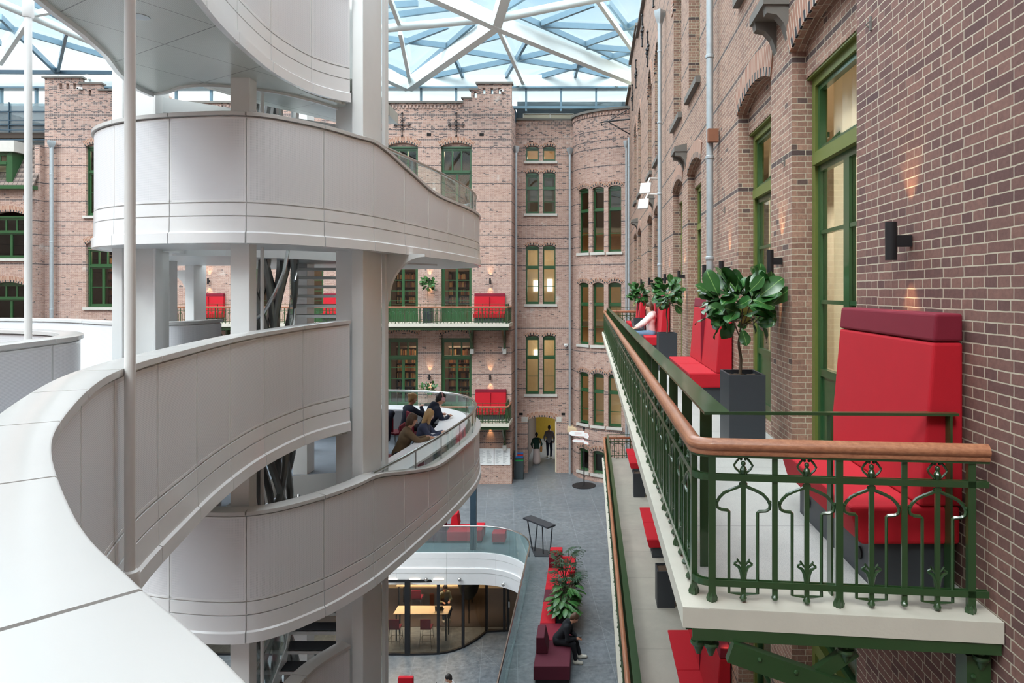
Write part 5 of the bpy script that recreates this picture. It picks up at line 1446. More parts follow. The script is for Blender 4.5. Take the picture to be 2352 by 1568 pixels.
# ================================================================ courtyard seating
def block(mb, x0, x1, y0, y1, z0, z1): return mb.box(x0, x1, y0, y1, z0, z1)
def seat_unit(name, x0, x1, y0, y1, mat, label, back=None, bm=None, h=.44, cat='bench'):
    r = root(name, ((x0 + x1) / 2, (y0 + y1) / 2, 0), label, cat)
    MB().box(x0, x1, y0 + .005, y1 - .005, .08, h).build('cushion', mat, r, bevel=.025, seg=3)
    MB().box(x0 + .04, x1 - .04, y0 + .04, y1 - .04, 0, .08).build('plinth', 'black_metal', r)
    if back:
        a, b, c, d, zt, taper = back
        m = MB(); m.extr([(a, c, h), (b, c, h), (b - taper, c, zt), (a, c, zt)], (0, d - c, 0)); m.build('backrest', bm or mat, r, bevel=.02, seg=3)
    return r
X0, X1 = -1.42, -.5
seat_unit('bench_block', X0, X1, 17.15, 18.45, 'plum_fabric', 'dark plum bench block with a wedge backrest, where the person in black sits', (X0 + .02, X0 + .33, 17.75, 18.75 - .3, .86, .1), 'plum_fabric')
seat_unit('bench_block', X0, X1, 18.45, 19.4, 'burgundy_fabric', 'dark red bench block just behind the seated person in black')
seat_unit('bench_block', X0, -.98, 19.4, 20.75, 'red_fabric', 'bright red bench block left of the leafy planter, nearer one')
seat_unit('bench_block', X0, -.98, 20.75, 21.6, 'plum_fabric', 'narrow plum bench block between the two bright red ones')
seat_unit('bench_block', X0, X1, 22.0, 23.2, 'red_fabric', 'bright red bench block behind the leafy planter')
seat_unit('bench_block', X0, -.98, 21.6, 22.0, 'red_fabric', 'thin red bench block at the back end of the leafy planter')
seat_unit('bench_block', X0, X1, 23.2, 24.3, 'red_fabric', 'farthest red bench block in the row, with two small backrests', (X0 + .02, X0 + .5, 23.25, 23.6, .8, .08), 'burgundy_fabric')
m = MB(); 
o = MB().box(-.7, -.5, 22.3, 23.2, .44, .72).build('low_backrest', 'red_fabric', bpy.data.objects['bench_block.004'], bevel=.02, seg=3)
o = MB().box(X0 + .02, X0 + .45, 23.9, 24.2, .44, .8).build('backrest', 'red_fabric', bpy.data.objects['bench_block.006'], bevel=.02, seg=3)
planter(-.96, -.5, 19.5, 21.9, 0, .5, 'long low dark planter trough set into the red bench row')

def palm(x, y, z, label, seed, nf=9, L=.8, h=.7, fan=True, mat='leaf_dark'):
    r = root('potted_palm' if fan else 'leafy_plant', (x, y, z), label, 'plant')
    g = random.Random(seed); st = MB(); m = MB()
    for k in range(nf):
        a = k * 2.4 + g.uniform(-.3, .3); lean = g.uniform(.25, .7); hh = h * g.uniform(.6, 1.1)
        tip = Vector((x + math.cos(a) * lean * L * .55, y + math.sin(a) * lean * L * .55, z + hh))
        st.tube([(x, y, z), (x + math.cos(a) * .05, y + math.sin(a) * .05, z + hh * .5), tip], .008, 5)
        if fan:
            n = 13; out = Vector((math.cos(a), math.sin(a), .25)).normalized(); side = Vector((-math.sin(a), math.cos(a), 0))
            for j in range(n):
                t = (j / (n - 1) - .5) * 3.6
                d = out * math.cos(t) + side * math.sin(t) + Vector((0, 0, .25 - .1 * abs(t)))
                leaf(m, tip, d, (0, 0, 1), .36 * (1 - .12 * abs(t)), .035, .35)
        else:
            leaf(m, tip - Vector((0, 0, .05)), Vector((math.cos(a), math.sin(a), .3)), (0, 0, 1), .34 * g.uniform(.8, 1.2), .15, .5)
            leaf(m, tip * .6 + Vector((x, y, z)) * .4, Vector((math.cos(a + 1), math.sin(a + 1), .4)), (0, 0, 1), .3 * g.uniform(.8, 1.2), .14, .5)
    st.build('stem', 'bark', r); m.build('foliage', [mat, mat, 'leaf_vein'], r)
    return r
palm(-.8, 21.5, .45, 'tallest fan palm at the back of the planter trough', 1, 12, .9, 1.25)
palm(-.75, 20.8, .45, 'fan palm in the middle of the planter trough', 2, 11, .9, .85)
palm(-.68, 20.4, .45, 'broad-leaved green plant behind the nearest one in the trough', 3, 26, .7, .65, False, 'leaf_green')
palm(-.8, 20.0, .45, 'broad-leaved plant in the planter trough next to the fan palms', 6, 26, .7, .5, False, 'leaf_green')
palm(-.7, 19.75, .45, 'low leafy plant at the near end of the planter trough', 4, 24, .6, .35, False, 'leaf_green')

# sofa row beyond the opening
r = root('long_sofa', (-6, 27.1, 0), 'long plum and red sofa beyond the glass-railed opening', 'sofa')
for (x0, x1, mt) in ((-8.3, -7.2, 'plum_fabric'), (-7.2, -5.62, 'plum_fabric'), (-5.62, -4.66, 'red_fabric'), (-4.66, -4.22, 'red_fabric')):
    MB().box(x0 + .005, x1 - .005, 26.7, 27.6, .08, .46 if x1 < -4.5 else .52).build('cushion', mt, r, bevel=.03, seg=3)
MB().box(-7.2, -5.65, 26.72, 27.0, .46, .82).build('backrest', 'plum_fabric', r, bevel=.02); MB().extr([(-5.6, 27.3, .46), (-5.25, 27.3, .46), (-5.32, 27.3, .95), (-5.52, 27.3, .95)], (0, .5, 0)).build('backrest', 'red_fabric', r, bevel=.03)
MB().box(-8.2, -4.26, 26.75, 27.55, 0, .08).build('plinth', 'black_metal', r)
seat_unit('cube_stool', -3.82, -3.3, 26.55, 27.05, 'red_fabric', 'single red cube stool beyond the glass-railed opening', cat='stool')
# dark steel post
t = root('steel_post', (-4.46, 26.15, 0), 'dark blue-grey square steel post at the edge of the opening', 'post')
MB().box(-4.57, -4.35, 26.05, 26.25, 0, 5.4).build('shaft', 'dark_blue_panel', t); MB().box(-4.65, -4.27, 25.97, 26.33, 5.4, 5.44).build('head_plate', 'dark_blue_panel', t)
t = root('display_table', (-1.85, 25.7, 0), 'black slanted reading stand with thin legs beside the glass rail', 'reading stand')
MB().extr([(-2.3, 26.35, 0), (-1.6, 25.95, 0), (-1.35, 25.3 + .05, 0), (-2.05, 25.35, 0)], (0, 0, .02)).build('base_plate', 'anthracite', t)
MB().bar((-2.42, 26.25, 1.18), (-1.42, 25.35, 1.12), .42, .06).build('tabletop', 'anthracite', t)
for (a, b) in (((-2.2, 26.05, 0), (-2.42, 26.3, 1.14)), ((-2.1, 25.9, 0), (-1.98, 25.85, 1.14)), ((-1.75, 25.6, 0), (-1.8, 25.75, 1.12)), ((-1.5, 25.5, 0), (-1.4, 25.35, 1.1))):
    MB().bar(a, b, .035, .035).build('leg', 'anthracite', t)
# signpost
sp_ = (-.30, 34.6)
t = root('signpost', (sp_[0], sp_[1], 0), 'black signpost with white arrow plates on a round base', 'signpost')
MB().lathe([(.6, 0), (.6, .025)], sp_[0], sp_[1], 0, 32).build('base', 'black_metal', t)
MB().tube([(sp_[0], sp_[1], .02), (sp_[0], sp_[1], 2.95)], .03, 12).build('pole', 'black_metal', t)
MB().box(sp_[0] - .05, sp_[0] + .05, sp_[1] - .05, sp_[1] + .05, 2.85, 2.98).build('cap', 'black_metal', t)
def plate(z, ang, L, h=.2):
    d = Vector((math.cos(ang), math.sin(ang), 0)); p = Vector((sp_[0], sp_[1], z)) + Vector((0, -.04, 0)); nn = Vector((d.y, -d.x, 0)) * .012
    for grow, mt, off, nm in ((.008, 'sign_red', 0, 'sign_border'), (0, 'paper', -.004 if d.x > 0 else .004, 'sign_plate')):
        pts = [p - d * (.02 + grow) + Vector((0, 0, -h/2 - grow)), p + d * (L * .8) + Vector((0, 0, -h/2 - grow)), p + d * (L + grow), p + d * (L * .8) + Vector((0, 0, h/2 + grow)), p - d * (.02 + grow) + Vector((0, 0, h/2 + grow))]
        k = nn * (1 if grow else 1.5); m = MB(); m.extr([q - k / 2 for q in pts], k); o = m.build(nm, mt, t)
    m = MB()
    for i in range(3 if h > .2 else 1): m.extr([p + d * (L * q_) + Vector((0, -.022, zz)) for q_, zz in ((.15, .05 - .05 * i), (.6, .05 - .05 * i), (.6, .055 - .05 * i), (.15, .055 - .05 * i))], (0, .002, 0))
    m.build('lettering', 'sign_red', t)
plate(2.64, PI - .25, .82, .26); plate(2.58, -.9, .42, .26); plate(2.28, PI - .1, .62, .15); plate(2.22, -.9, .4, .15)
# recycling bin
t = root('recycling_bin', (-3.72, 36.0, 0), 'grey recycling bin with blue, red and green slots in the corner', 'bin')
MB().box(-3.92, -3.5, 35.75, 36.15, 0, .95).build('body', 'bin_body', t, bevel=.01)
for i, (mt, z0) in enumerate((('bin_green', .95), ('bin_body', 1.03), ('bin_blue', 1.1), ('bin_red', 1.18), ('bin_blue', 1.26))):
    MB().box(-3.92 + .0, -3.5 - .03 * (i > 1), 35.78 + .07 * i, 36.15, z0, z0 + (.06 if i != 1 else .07)).build('slot_band', mt, t)
MB().box(-3.97, -3.93, 35.75, 36.15, 0, 1.5).build('side_panel', 'bin_body', t)
# notice boards
for i, x in enumerate((-5.72, -4.88)):
    t = root('notice_board', (x + .4, FY, E - 8.85), 'white notice board under the lower far balcony, %s of the pair' % ('left one' if i == 0 else 'right one'), 'notice board')
    MB().box(x, x + .8, FY - .12, FY - .07, E - 8.88, E - 8.05).build('board', 'paper', t)
    m = MB()
    g = random.Random(i)
    for k in range(17):
        z = E - 8.12 - .042 * k; m.box(x + .06, x + .06 + g.uniform(.1, .34), FY - .124, FY - .12, z - .008, z); m.box(x + .44, x + .44 + g.uniform(.08, .28), FY - .124, FY - .12, z - .008, z)
    m.build('lettering', 'ink', t)

# ================================================================ wall anchors, cameras, brackets
def anchor(p, face, label, s=1.):
    t = root('wall_anchor', p, label, 'wall anchor', None); x, y, z = p
    m = MB()
    def P(u, v, w=.0): return (x + u * s, y - .05 - w, z + v * s) if face == 'y' else (x - .05 - w, y + u * s, z + v * s)
    m.tube([P(0, -.5), P(0, .55)], .022 * s, 6); m.tube([P(-.35, 0), P(.35, 0)], .022 * s, 6)
    for a, b in ((0, .6), (0, -.55), (.38, 0), (-.38, 0)): m.tube([P(a - .04, b - .04), P(a + .04, b + .04)], .035 * s, 6); m.ball(P(a, b), .045 * s, 4)
    for sg in (-1, 1):
        m.tube([P(sg * .38, -.14), P(sg * .3, -.08), P(sg * .3, .08), P(sg * .38, .14)], .018 * s, 6); m.tube([P(sg * .1, -.1), P(sg * .02, -.2), P(sg * .1, -.3)], .016 * s, 5); m.tube([P(sg * .1, .1), P(sg * .02, .2), P(sg * .1, .3)], .016 * s, 5)
    m.ball(P(0, 0), .07 * s, 5)
    m.build('iron_cross', 'black_metal', t)
for x, nm in ((-9.62, 'left'), (-6.85, 'right')): anchor((x, FY, E + 8.5), 'y', 'black iron cross anchor above the %s upper window of the far facade' % nm)
anchor((-24.2 + .3, FY, E + 8.9), 'y', 'black iron anchor high on the far left gable')
for y, z, nm in ((21.0, 9.3, 'nearest of the black iron anchors at the top of the right facade'), (23.2, 8.2, 'second black iron anchor high on the right facade'), (25.5, 9.7, 'third black iron anchor high on the right facade'), (29.0, 9.2, 'fourth black iron anchor high on the right facade'), (31.5, 8.9, 'farthest black iron anchor on the right facade')):
    anchor((WX, y, E + z), 'x', nm)
for i, (x, z) in enumerate([(-11.0, 8.0), (-8.25, 8.0), (-5.15 - .4, 8.0), (-3.2, 8.05), (-2.15, 8.05)]):
    m = MB(); Y_ = FY if x < -4 else RY; m.box(x - .11, x + .11, Y_ - .012, Y_ + .02, E + z - .06, E + z + .08); o = m.build('vent_slot', 'dark_void'); tag(o, 'small dark vent slot in the upper brickwork of the far facade', 'vent', 'dark vent slots in the far facade')
for i, x in enumerate((-3.75, -2.6, -1.45)):
    m = MB(); m.box(x - .1, x + .1, RY - .012, RY + .02, E - 6.75, E - 6.62); o = m.build('vent_slot', 'dark_void'); tag(o, 'small dark vent slot just above the arched doorway', 'vent', 'dark vent slots above the doorway')
def cctv(p, label, d=(0, -1, -.3)):
    t = root('security_camera', p, label, 'camera'); p = Vector(p); d = Vector(d).normalized()
    MB().box(p.x - .1, p.x + .1, p.y - .05, p.y + .02, p.z - .02, p.z + .1).build('mount', 'white_steel', t, bevel=.01)
    MB().tube([p + Vector((.0, -.06, .03)), p + Vector((0, -.06, .03)) + d * .16], .07, 12).build('housing', 'white_steel', t)
    MB().tube([p + Vector((0, -.06, .03)) + d * .16, p + Vector((0, -.06, .03)) + d * .17], .04, 10).build('lens', 'rubber', t)
cctv(at(1152, 210, 34.95), 'white security camera on the stepped gable near the top'); cctv(at(1158, 803, 34.95), 'white security camera below the upper far balcony'); cctv(at(1300, 793, 37.05), 'white security camera on the recessed bay beside the lit windows')
cctv(at(185, 205, 34.95), 'white security camera on the far left stepped gable')
# flood light on the right facade
t = root('flood_light', (1.9, 20.0, E + 3.0), 'white square flood lights on a bracket at the second downpipe', 'light')
for k, (dy, dz) in enumerate(((0, 0), (.7, -.35))):
    MB().bar((1.55, 19.2 + dy, E + 2.9 + dz), (1.58, 19.26 + dy, E + 2.88 + dz), .32, .32).build('lamp_head', 'white_steel', t, bevel=.02)
    MB().tube([(1.6, 19.3 + dy, E + 2.95 + dz), (1.7, 19.4 + dy, E + 3.2 + dz), (1.98, 19.5 + dy, E + 3.2 + dz)], .03, 8).build('arm', 'white_steel', t)
# hoist bracket at the far corner
t = root('hoist_bracket', (1.9, 33.6, E + 8.2), 'black wrought-iron hoist bracket reaching out over the curved tower', 'bracket')
m = MB(); m.tube([(1.98, 33.6, E + 8.45), (.7, 33.7, E + 8.35), (.55, 33.7, E + 8.3), (.6, 33.7, E + 8.15)], .035, 6); m.tube([(1.98, 33.6, E + 7.7), (.9, 33.7, E + 8.35)], .03, 6); m.tube([(1.98, 33.6, E + 9.0), (.95, 33.7, E + 8.4)], .022, 6); m.build('iron_arm', 'black_metal', t)
for (px, py, y, lb) in ((1150, 760, 34.9, ''),): pass
# small wall hooks on the near piers
for i, (y, z) in enumerate(((4.85, 1.9), (7.0, 1.33), (10.1, 1.2))):
    m = MB(); m.box(WX - .012, WX + .002, y - .01, y + .01, E + z - .05, E + z + .05); m.tube([(WX - .01, y, E + z + .02), (WX - .04, y, E + z - .01), (WX - .02, y, E + z - .03)], .005, 5)
    o = m.build('wall_hook', 'cornice_stone'); tag(o, ('small old iron hook high on the nearest brick wall', 'small old iron hook on the pier between the near doors', 'small old iron hook just in front of the thick downpipe')[i], 'hook')

# ================================================================ opening edge: glass rail, fascia, meeting room
edge = [(GX, 3.0), (GX, GY - GR)] + [(GX - GR + GR * math.cos(t), GY - GR + GR * math.sin(t)) for t in [PI / 2 * k / 12 for k in range(1, 12)]] + [(GX - GR, GY), (-6, GY), (-9, GY), (-14.9, GY)]
P = [(x, y, 0, 0) for x, y in edge[::-1]]
r = root('opening_glass_rail', (GX, GY, 0), 'curved glass railing with chrome handrail around the opening in the floor', 'railing')
MB().tube([(x - 0, y, .98) for x, y in [(a[0] + .0, a[1] + .0) for a in edge]], .028, 10).build('handrail', 'chrome', r)
L_ = arclen(P); s_ = 0
while s_ < L_[-1] - .2:
    e = min(s_ + 1.5, L_[-1]); m = MB(); m.sweep(sub(P, s_ + .006, e - .006, L_, .2), [(-.01, -.12), (-.01, .97), (.01, .97), (.01, -.12)]); m.build('glass_panel', 'green_edge_glass', r); s_ = e
r = root('opening_fascia', (GX, GY, -1), 'white curved fascia with thin grooves lining the floor opening', 'fascia')
s_ = 0
while s_ < L_[-1] - .2:
    e = min(s_ + 1.9, L_[-1]); m = MB(); q = sub(P, s_ + .005, e - .005, L_, .2)
    q = [list(z_) for z_ in q]
    m.sweep(q, [(.07, -.0), (.01, -.0), (.01, -.22), (.07, -.22)]); m.sweep(q, [(.07, -.235), (.06, -.55), (.06, -.57), (.01, -.57), (.01, -.235)]); m.sweep(q, [(.10, -.57), (.09, -.75), (.01, -.75), (.01, -.57)]); m.sweep(q, [(.08, -.765), (.06, -1.2), (.01, -1.2), (.01, -.765)])
    m.build('fascia_panel', 'white_lacquer', r); s_ = e
for x in (-7.45, -6.6, -5.7): 
    MB().box(x - .19, x + .19, GY - .10, GY - .06, -1.0, -.97).build('slot_light', 'slot_light', r)
for x, y in ((-6.15, GY), (-4.9, GY), (-3.2, GY - .45)):
    t = root('globe_light', (x, y - .1, -.96), {-6.15: 'small chrome globe spot on the fascia, leftmost', -4.9: 'small chrome globe spot in the middle of the fascia', -3.2: 'small chrome globe spot where the fascia curves'}[x], 'light')
    MB().ball((x, y - .16, -.96), .07, 8).build('globe', 'chrome', t); MB().box(x - .02, x + .02, y - .06, y + .06, -.98, -.94).build('stem', 'white_steel', t)
MB().box(-15, 5, GY + .1, 37, -.6, -.5).build('ceiling_basement', 'white_steel')['kind'] = 'structure'
# side closing walls of the basement
MB().box(GX + 2.6, GX + 2.8, -9, 37, BZ, -.5).build('wall_basement_right', 'interior_cream')['kind'] = 'structure'
# meeting room glass front
gw = [(-15, 25.75), (-12, 25.75), (-8.15, 25.75), (-6.5, 25.75), (-5.75, 25.8), (-5.3, 25.95), (-4.9, 26.25), (-4.55, 26.7), (-4.3, 27.15), (-4.15, 27.5), (-3.3, 27.55), (-2.4, 27.6)]
r = root('wall_meeting_room', (-6, 26, BZ), None, None, None, 'structure')
G = [(x, y, BZ, 0) for x, y in cr(gw[:10], 4)] + [(-4.15, 27.5, BZ, 0), (-3.3, 27.55, BZ, 0), (-2.4, 27.6, BZ, 0), (.6, 27.7, BZ, 0)]
m = MB(); m.sweep(G, [(-.01, .05), (-.01, 2.8), (.01, 2.8), (.01, .05)]); m.build('glass_front', 'room_glass', r)
m = MB(); m.sweep(G, [(-.04, 0), (-.04, .07), (.04, .07), (.04, 0)], smooth=False); m.sweep(G, [(-.04, 2.75), (-.04, 2.85), (.04, 2.85), (.04, 2.75)], smooth=False)
for x, y in ((-7.75, 25.75), (-6.93, 25.75), (-6.83, 25.75), (-5.73, 25.81), (-4.88, 26.27), (-4.16, 27.48), (-3.45, 27.53), (-3.3, 27.55), (-2.4, 27.6)): m.box(x - .05, x + .05, y - .05, y + .05, BZ, BZ + 2.8)
m.build('door_frame', 'black_metal', r)
MB().box(-3.28, -3.22, 27.42, 27.5, BZ + 1.0, BZ + 1.25).build('door_handle', 'chrome', r)
MB().box(-15, .5, 31.5, 31.7, BZ, -.5).build('wall_meeting_back', 'interior_warm')['kind'] = 'structure'
MB().box(-15, .5, 27.9, 31.5, BZ, BZ + .01).build('rug_meeting', 'interior_dark')['kind'] = 'structure'
for x in (-8, -5.8): lamp('meeting_lamp', 'AREA', (x, 28.4, -.75), 120, (1, .82, .62), 1.6)
def table(x0, x1, y0, y1, z, h, label, mt='table_wood'):
    t = root('work_table', ((x0 + x1) / 2, (y0 + y1) / 2, z), label, 'table')
    MB().box(x0, x1, y0, y1, z + h - .04, z + h).build('tabletop', mt, t, bevel=.02)
    for x in (x0 + .1, x1 - .1):
        for y in (y0 + .1, y1 - .1): MB().box(x - .025, x + .025, y - .025, y + .025, z, z + h - .04).build('leg', 'black_metal', t)
    return t
table(-7.7, -5.55, 26.7, 27.4, BZ, 1.1, 'high pale wooden table right behind the dark glass front')
table(-8.3, -5.1, 29.2, 30.2, BZ, 1.1, 'long pale wooden table at the back of the meeting room')
def stool(x, y, z, label, h=.78, mt='burgundy_fabric', group='bar stools in the meeting room', back_side=-1):
    t = root('bar_stool', (x, y, z), label, 'stool', group)
    MB().box(x - .21, x + .21, y - .2, y + .2, z + h - .04, z + h + .02).build('seat', mt, t, bevel=.015)
    b = y + back_side * .2
    MB().box(x - .2, x + .2, min(b, b + back_side * .03), max(b, b + back_side * .03), z + h + .02, z + h + .38).build('backrest', mt, t, bevel=.012)
    for sx in (-1, 1):
        for sy in (-1, 1): MB().tube([(x + sx * .24, y + sy * .24, z), (x + sx * .18, y + sy * .18, z + h - .04)], .012, 6).build('leg', 'chrome', t)
    MB().tube([(x - .22, y - .22, z + .32), (x + .22, y - .22, z + .32), (x + .22, y + .22, z + .32), (x - .22, y + .22, z + .32), (x - .22, y - .22, z + .32)], .01, 6).build('footrest', 'chrome', t)
    return t
stool(-7.5, 26.35, BZ, 'red bar stool at the left pane of the meeting room')
stool(-6.3, 26.35, BZ, 'red bar stool in the middle of the meeting room front')
stool(-6.0, 28.0, BZ, 'red bar stool under the seated person in the meeting room', back_side=1)
stool(-7.3, 28.9, BZ, 'red bar stool at the long back table')
# sculptural grey funnel inside
t = root('grey_funnel', (-5.0, 28.2, BZ), 'smooth grey hanging funnel shape inside the meeting room', 'column')
MB().lathe([(.02, 1.0), (.2, 1.05), (.35, 1.3), (.5, 1.8), (.62, 2.4), (.7, 3.3)], -5.0, 28.2, BZ, 24).build('funnel', 'bin_body', t)
MB().tube([(-5.0, 28.2, BZ), (-5.0, 28.2, BZ + 1.05)], .02, 6).build('cable', 'black_metal', t)
# basement red stool and round table at the bottom edge
seat_unit_z = BZ
r = root('lounge_chair', (-5.55, 22.0, BZ), 'red lounge chair at the bottom edge, left of the person with a laptop', 'chair')
MB().box(-6.35, -5.85, 21.95, 22.55, BZ, BZ + .45).build('seat', 'red_fabric', r, bevel=.03); MB().box(-6.35, -5.85, 22.55, 22.7, BZ + .1, BZ + .95).build('backrest', 'red_fabric', r, bevel=.03)
ORG[r.name] = tuple(r.location)

# ================================================================ bookcases and books behind the far windows
NB = [0]; bproto = {}
stuffB = MB()
def bookcase(x0, x1, z, nshelf, label, indiv=True):
    t = root('bookcase', ((x0 + x1) / 2, 36.6, z), label, 'bookcase', 'bookcases behind the far library windows')
    m = MB(); hgt = nshelf * .42 + .1
    m.box(x0, x1, 36.85, 36.9, z, z + hgt).box(x0 - .03, x0, 36.5, 36.9, z, z + hgt).box(x1, x1 + .03, 36.5, 36.9, z, z + hgt); m.build('carcass', 'shelf_wood', t)
    for i in range(nshelf + 1): MB().box(x0, x1, 36.5, 36.86, z + .04 + i * .42, z + .07 + i * .42).build('shelf', 'shelf_wood', t)
    g = random.Random(int(x0 * 10 + z * 7) & 0xffff)
    for i in range(nshelf):
        x = x0 + .03
        while x < x1 - .1:
            w = g.choice((.05, .06, .07)); h = g.choice((.24, .28, .31)); mt = 'book%d' % g.randrange(5)
            if g.random() < .08: x += .15; continue
            k = (w, h, mt)
            if indiv and NB[0] < 290:
                if k not in bproto:
                    o = MB().box(0, w - .006, 0, .2, 0, h).build('book', mt); bproto[k] = o
                else: o = bproto[k].copy(); C.objects.link(o)
                o.location = (x, 36.55, z + .072 + i * .42)
                tag(o, 'small upright book on the shelves behind a far library window', 'book', 'books behind the far library windows'); NB[0] += 1
            else:
                stuffB.cur = int(mt[4:]); stuffB.box(x, x + w - .006, 36.55, 36.75, z + .072 + i * .42, z + .072 + i * .42 + h)
            x += w
    return t
bookcase(-7.55, -6.15, L1 + .9, 6, 'full bookcase behind the lower right library window')
bookcase(-10.35, -8.9, L1 + .9, 6, 'full bookcase behind the lower left library window')
bookcase(-7.55, -6.15, L2 + .9, 4, 'bookcase behind the right glass doors of the upper far balcony', False)
bookcase(-10.35, -8.9, L2 + .9, 4, 'bookcase behind the left glass doors of the upper far balcony', False)
bookcase(-25.75, -24.4, L2 + .9, 6, 'bookcase behind the single library window at the far left', False)
o = stuffB.build('book_rows', ['book%d' % i for i in range(5)]); tag(o, 'more rows of small books behind the other far library windows', 'books', None, 'stuff')
# bright inner windows seen through the lit stairwell windows
for (x0, x1, z0, z1) in ((-3.32, -2.82, -.02, .62), (-2.5, -2.2, -.02, .7), (-3.3, -2.9, -3.95, -3.45)):
    o = MB().box(x0, x1, 40.1, 40.15, E + z0, E + z1).build('window_inner_light', 'bright_window'); o['kind'] = 'structure'
# ================================================================ people
def sdf_surface(prims, h, k=.03):
    """one closed surface around rounded cones (a, b, ra, rb), smoothly joined"""
    lo = np.min([np.minimum(np.array(p[0]) - p[2], np.array(p[1]) - p[3]) for p in prims], axis=0) - 3 * h
    hi = np.max([np.maximum(np.array(p[0]) + p[2], np.array(p[1]) + p[3]) for p in prims], axis=0) + 3 * h
    n = np.ceil((hi - lo) / h).astype(int) + 1
    ax = [lo[i] + h * np.arange(n[i]) for i in range(3)]
    D = np.full(n, .5)
    for pr in prims:
        a, b, ra, rb = np.array(pr[0], float), np.array(pr[1], float), pr[2], pr[3]
        sc_ = np.array(pr[4] if len(pr) > 4 else (1, 1, 1), float)
        kk = pr[5] if len(pr) > 5 else k
        m = kk + 2 * h
        l = np.minimum(a - ra, b - rb) - m; u = np.maximum(a + ra, b + rb) + m
        i0 = np.maximum(((l - lo) / h).astype(int), 0); i1 = np.minimum(((u - lo) / h).astype(int) + 2, n)
        X, Y, Z = np.meshgrid(ax[0][i0[0]:i1[0]], ax[1][i0[1]:i1[1]], ax[2][i0[2]:i1[2]], indexing='ij')
        P = np.stack([X, Y, Z], -1) - a; ba = b - a; L = (ba @ ba) or 1e-9
        t = np.clip((P @ ba) / L, 0, 1); q = (P - t[..., None] * ba) / sc_
        d = np.sqrt((q ** 2).sum(-1)) - (ra + (rb - ra) * t)
        S = D[i0[0]:i1[0], i0[1]:i1[1], i0[2]:i1[2]]
        hh = np.maximum(kk - np.abs(S - d), 0) / kk
        D[i0[0]:i1[0], i0[1]:i1[1], i0[2]:i1[2]] = np.minimum(S, d) - hh * hh * kk / 4
    ins = D < 0
    cnt = np.zeros(tuple(n - 1), int); acc = np.zeros(tuple(n - 1) + (3,)); num = np.zeros(tuple(n - 1))
    c8 = [(i, j, k_) for i in (0, 1) for j in (0, 1) for k_ in (0, 1)]
    sl = lambda o: tuple(slice(o[i], n[i] - 1 + o[i]) for i in range(3))
    for c in c8: cnt += ins[sl(c)]
    act = (cnt > 0) & (cnt < 8)
    for c in c8:
        for axx in range(3):
            if c[axx]: continue
            e = list(c); e[axx] = 1
            A, B = D[sl(c)], D[sl(tuple(e))]; cr_ = (A < 0) != (B < 0)
            t = np.where(cr_, A / np.where(A == B, 1, A - B), 0)
            for i in range(3): acc[..., i] += np.where(cr_, c[i] + (t if i == axx else 0), 0)
            num += cr_
    idx = -np.ones(tuple(n - 1), int); w = np.argwhere(act); idx[act] = np.arange(len(w))
    vs = (w + acc[act] / num[act][:, None]) * h + lo
    fs = []
    for axx in range(3):
        o1, o2 = (axx + 1) % 3, (axx + 2) % 3
        A = np.take(D, range(0, n[axx] - 1), axis=axx); B = np.take(D, range(1, n[axx]), axis=axx)
        crs = np.argwhere((A < 0) != (B < 0))
        for p in crs:
            if p[o1] < 1 or p[o2] < 1 or p[o1] >= n[o1] - 1 or p[o2] >= n[o2] - 1: continue
            q = []
            for d1, d2 in ((-1, -1), (0, -1), (0, 0), (-1, 0)):
                c = p.copy(); c[o1] += d1; c[o2] += d2; q.append(idx[tuple(c)])
            if min(q) < 0: continue
            fs.append(q if A[tuple(p)] < 0 else q[::-1])
    return vs, fs

def sdf_obj(name, prims, mat, parent, h=.014, k=.03, label=None):
    vs, fs = sdf_surface(prims, h, k)
    me = bpy.data.meshes.new(name); me.from_pydata([tuple(v) for v in vs], [], [list(map(int, f)) for f in fs]); me.materials.append(M[mat])
    me.polygons.foreach_set('use_smooth', [True] * len(me.polygons))
    o = bpy.data.objects.new(name, me); link(o, parent)
    if label: o['label'] = label
    return o

V = lambda *a: np.array(a, float)
def ik(a, b, l1, l2, bend):
    """elbow or knee position between a and b, bent towards bend"""
    d = b - a; D_ = np.linalg.norm(d); mx = (l1 + l2) * .995
    if D_ > mx: b = a + d / D_ * mx; d = b - a; D_ = mx
    x = (l1 * l1 - l2 * l2 + D_ * D_) / (2 * D_); y = math.sqrt(max(l1 * l1 - x * x, 0)); u = d / D_
    bn = bend - u * (bend @ u); bn = bn / (np.linalg.norm(bn) or 1)
    return a + u * x + bn * y, b

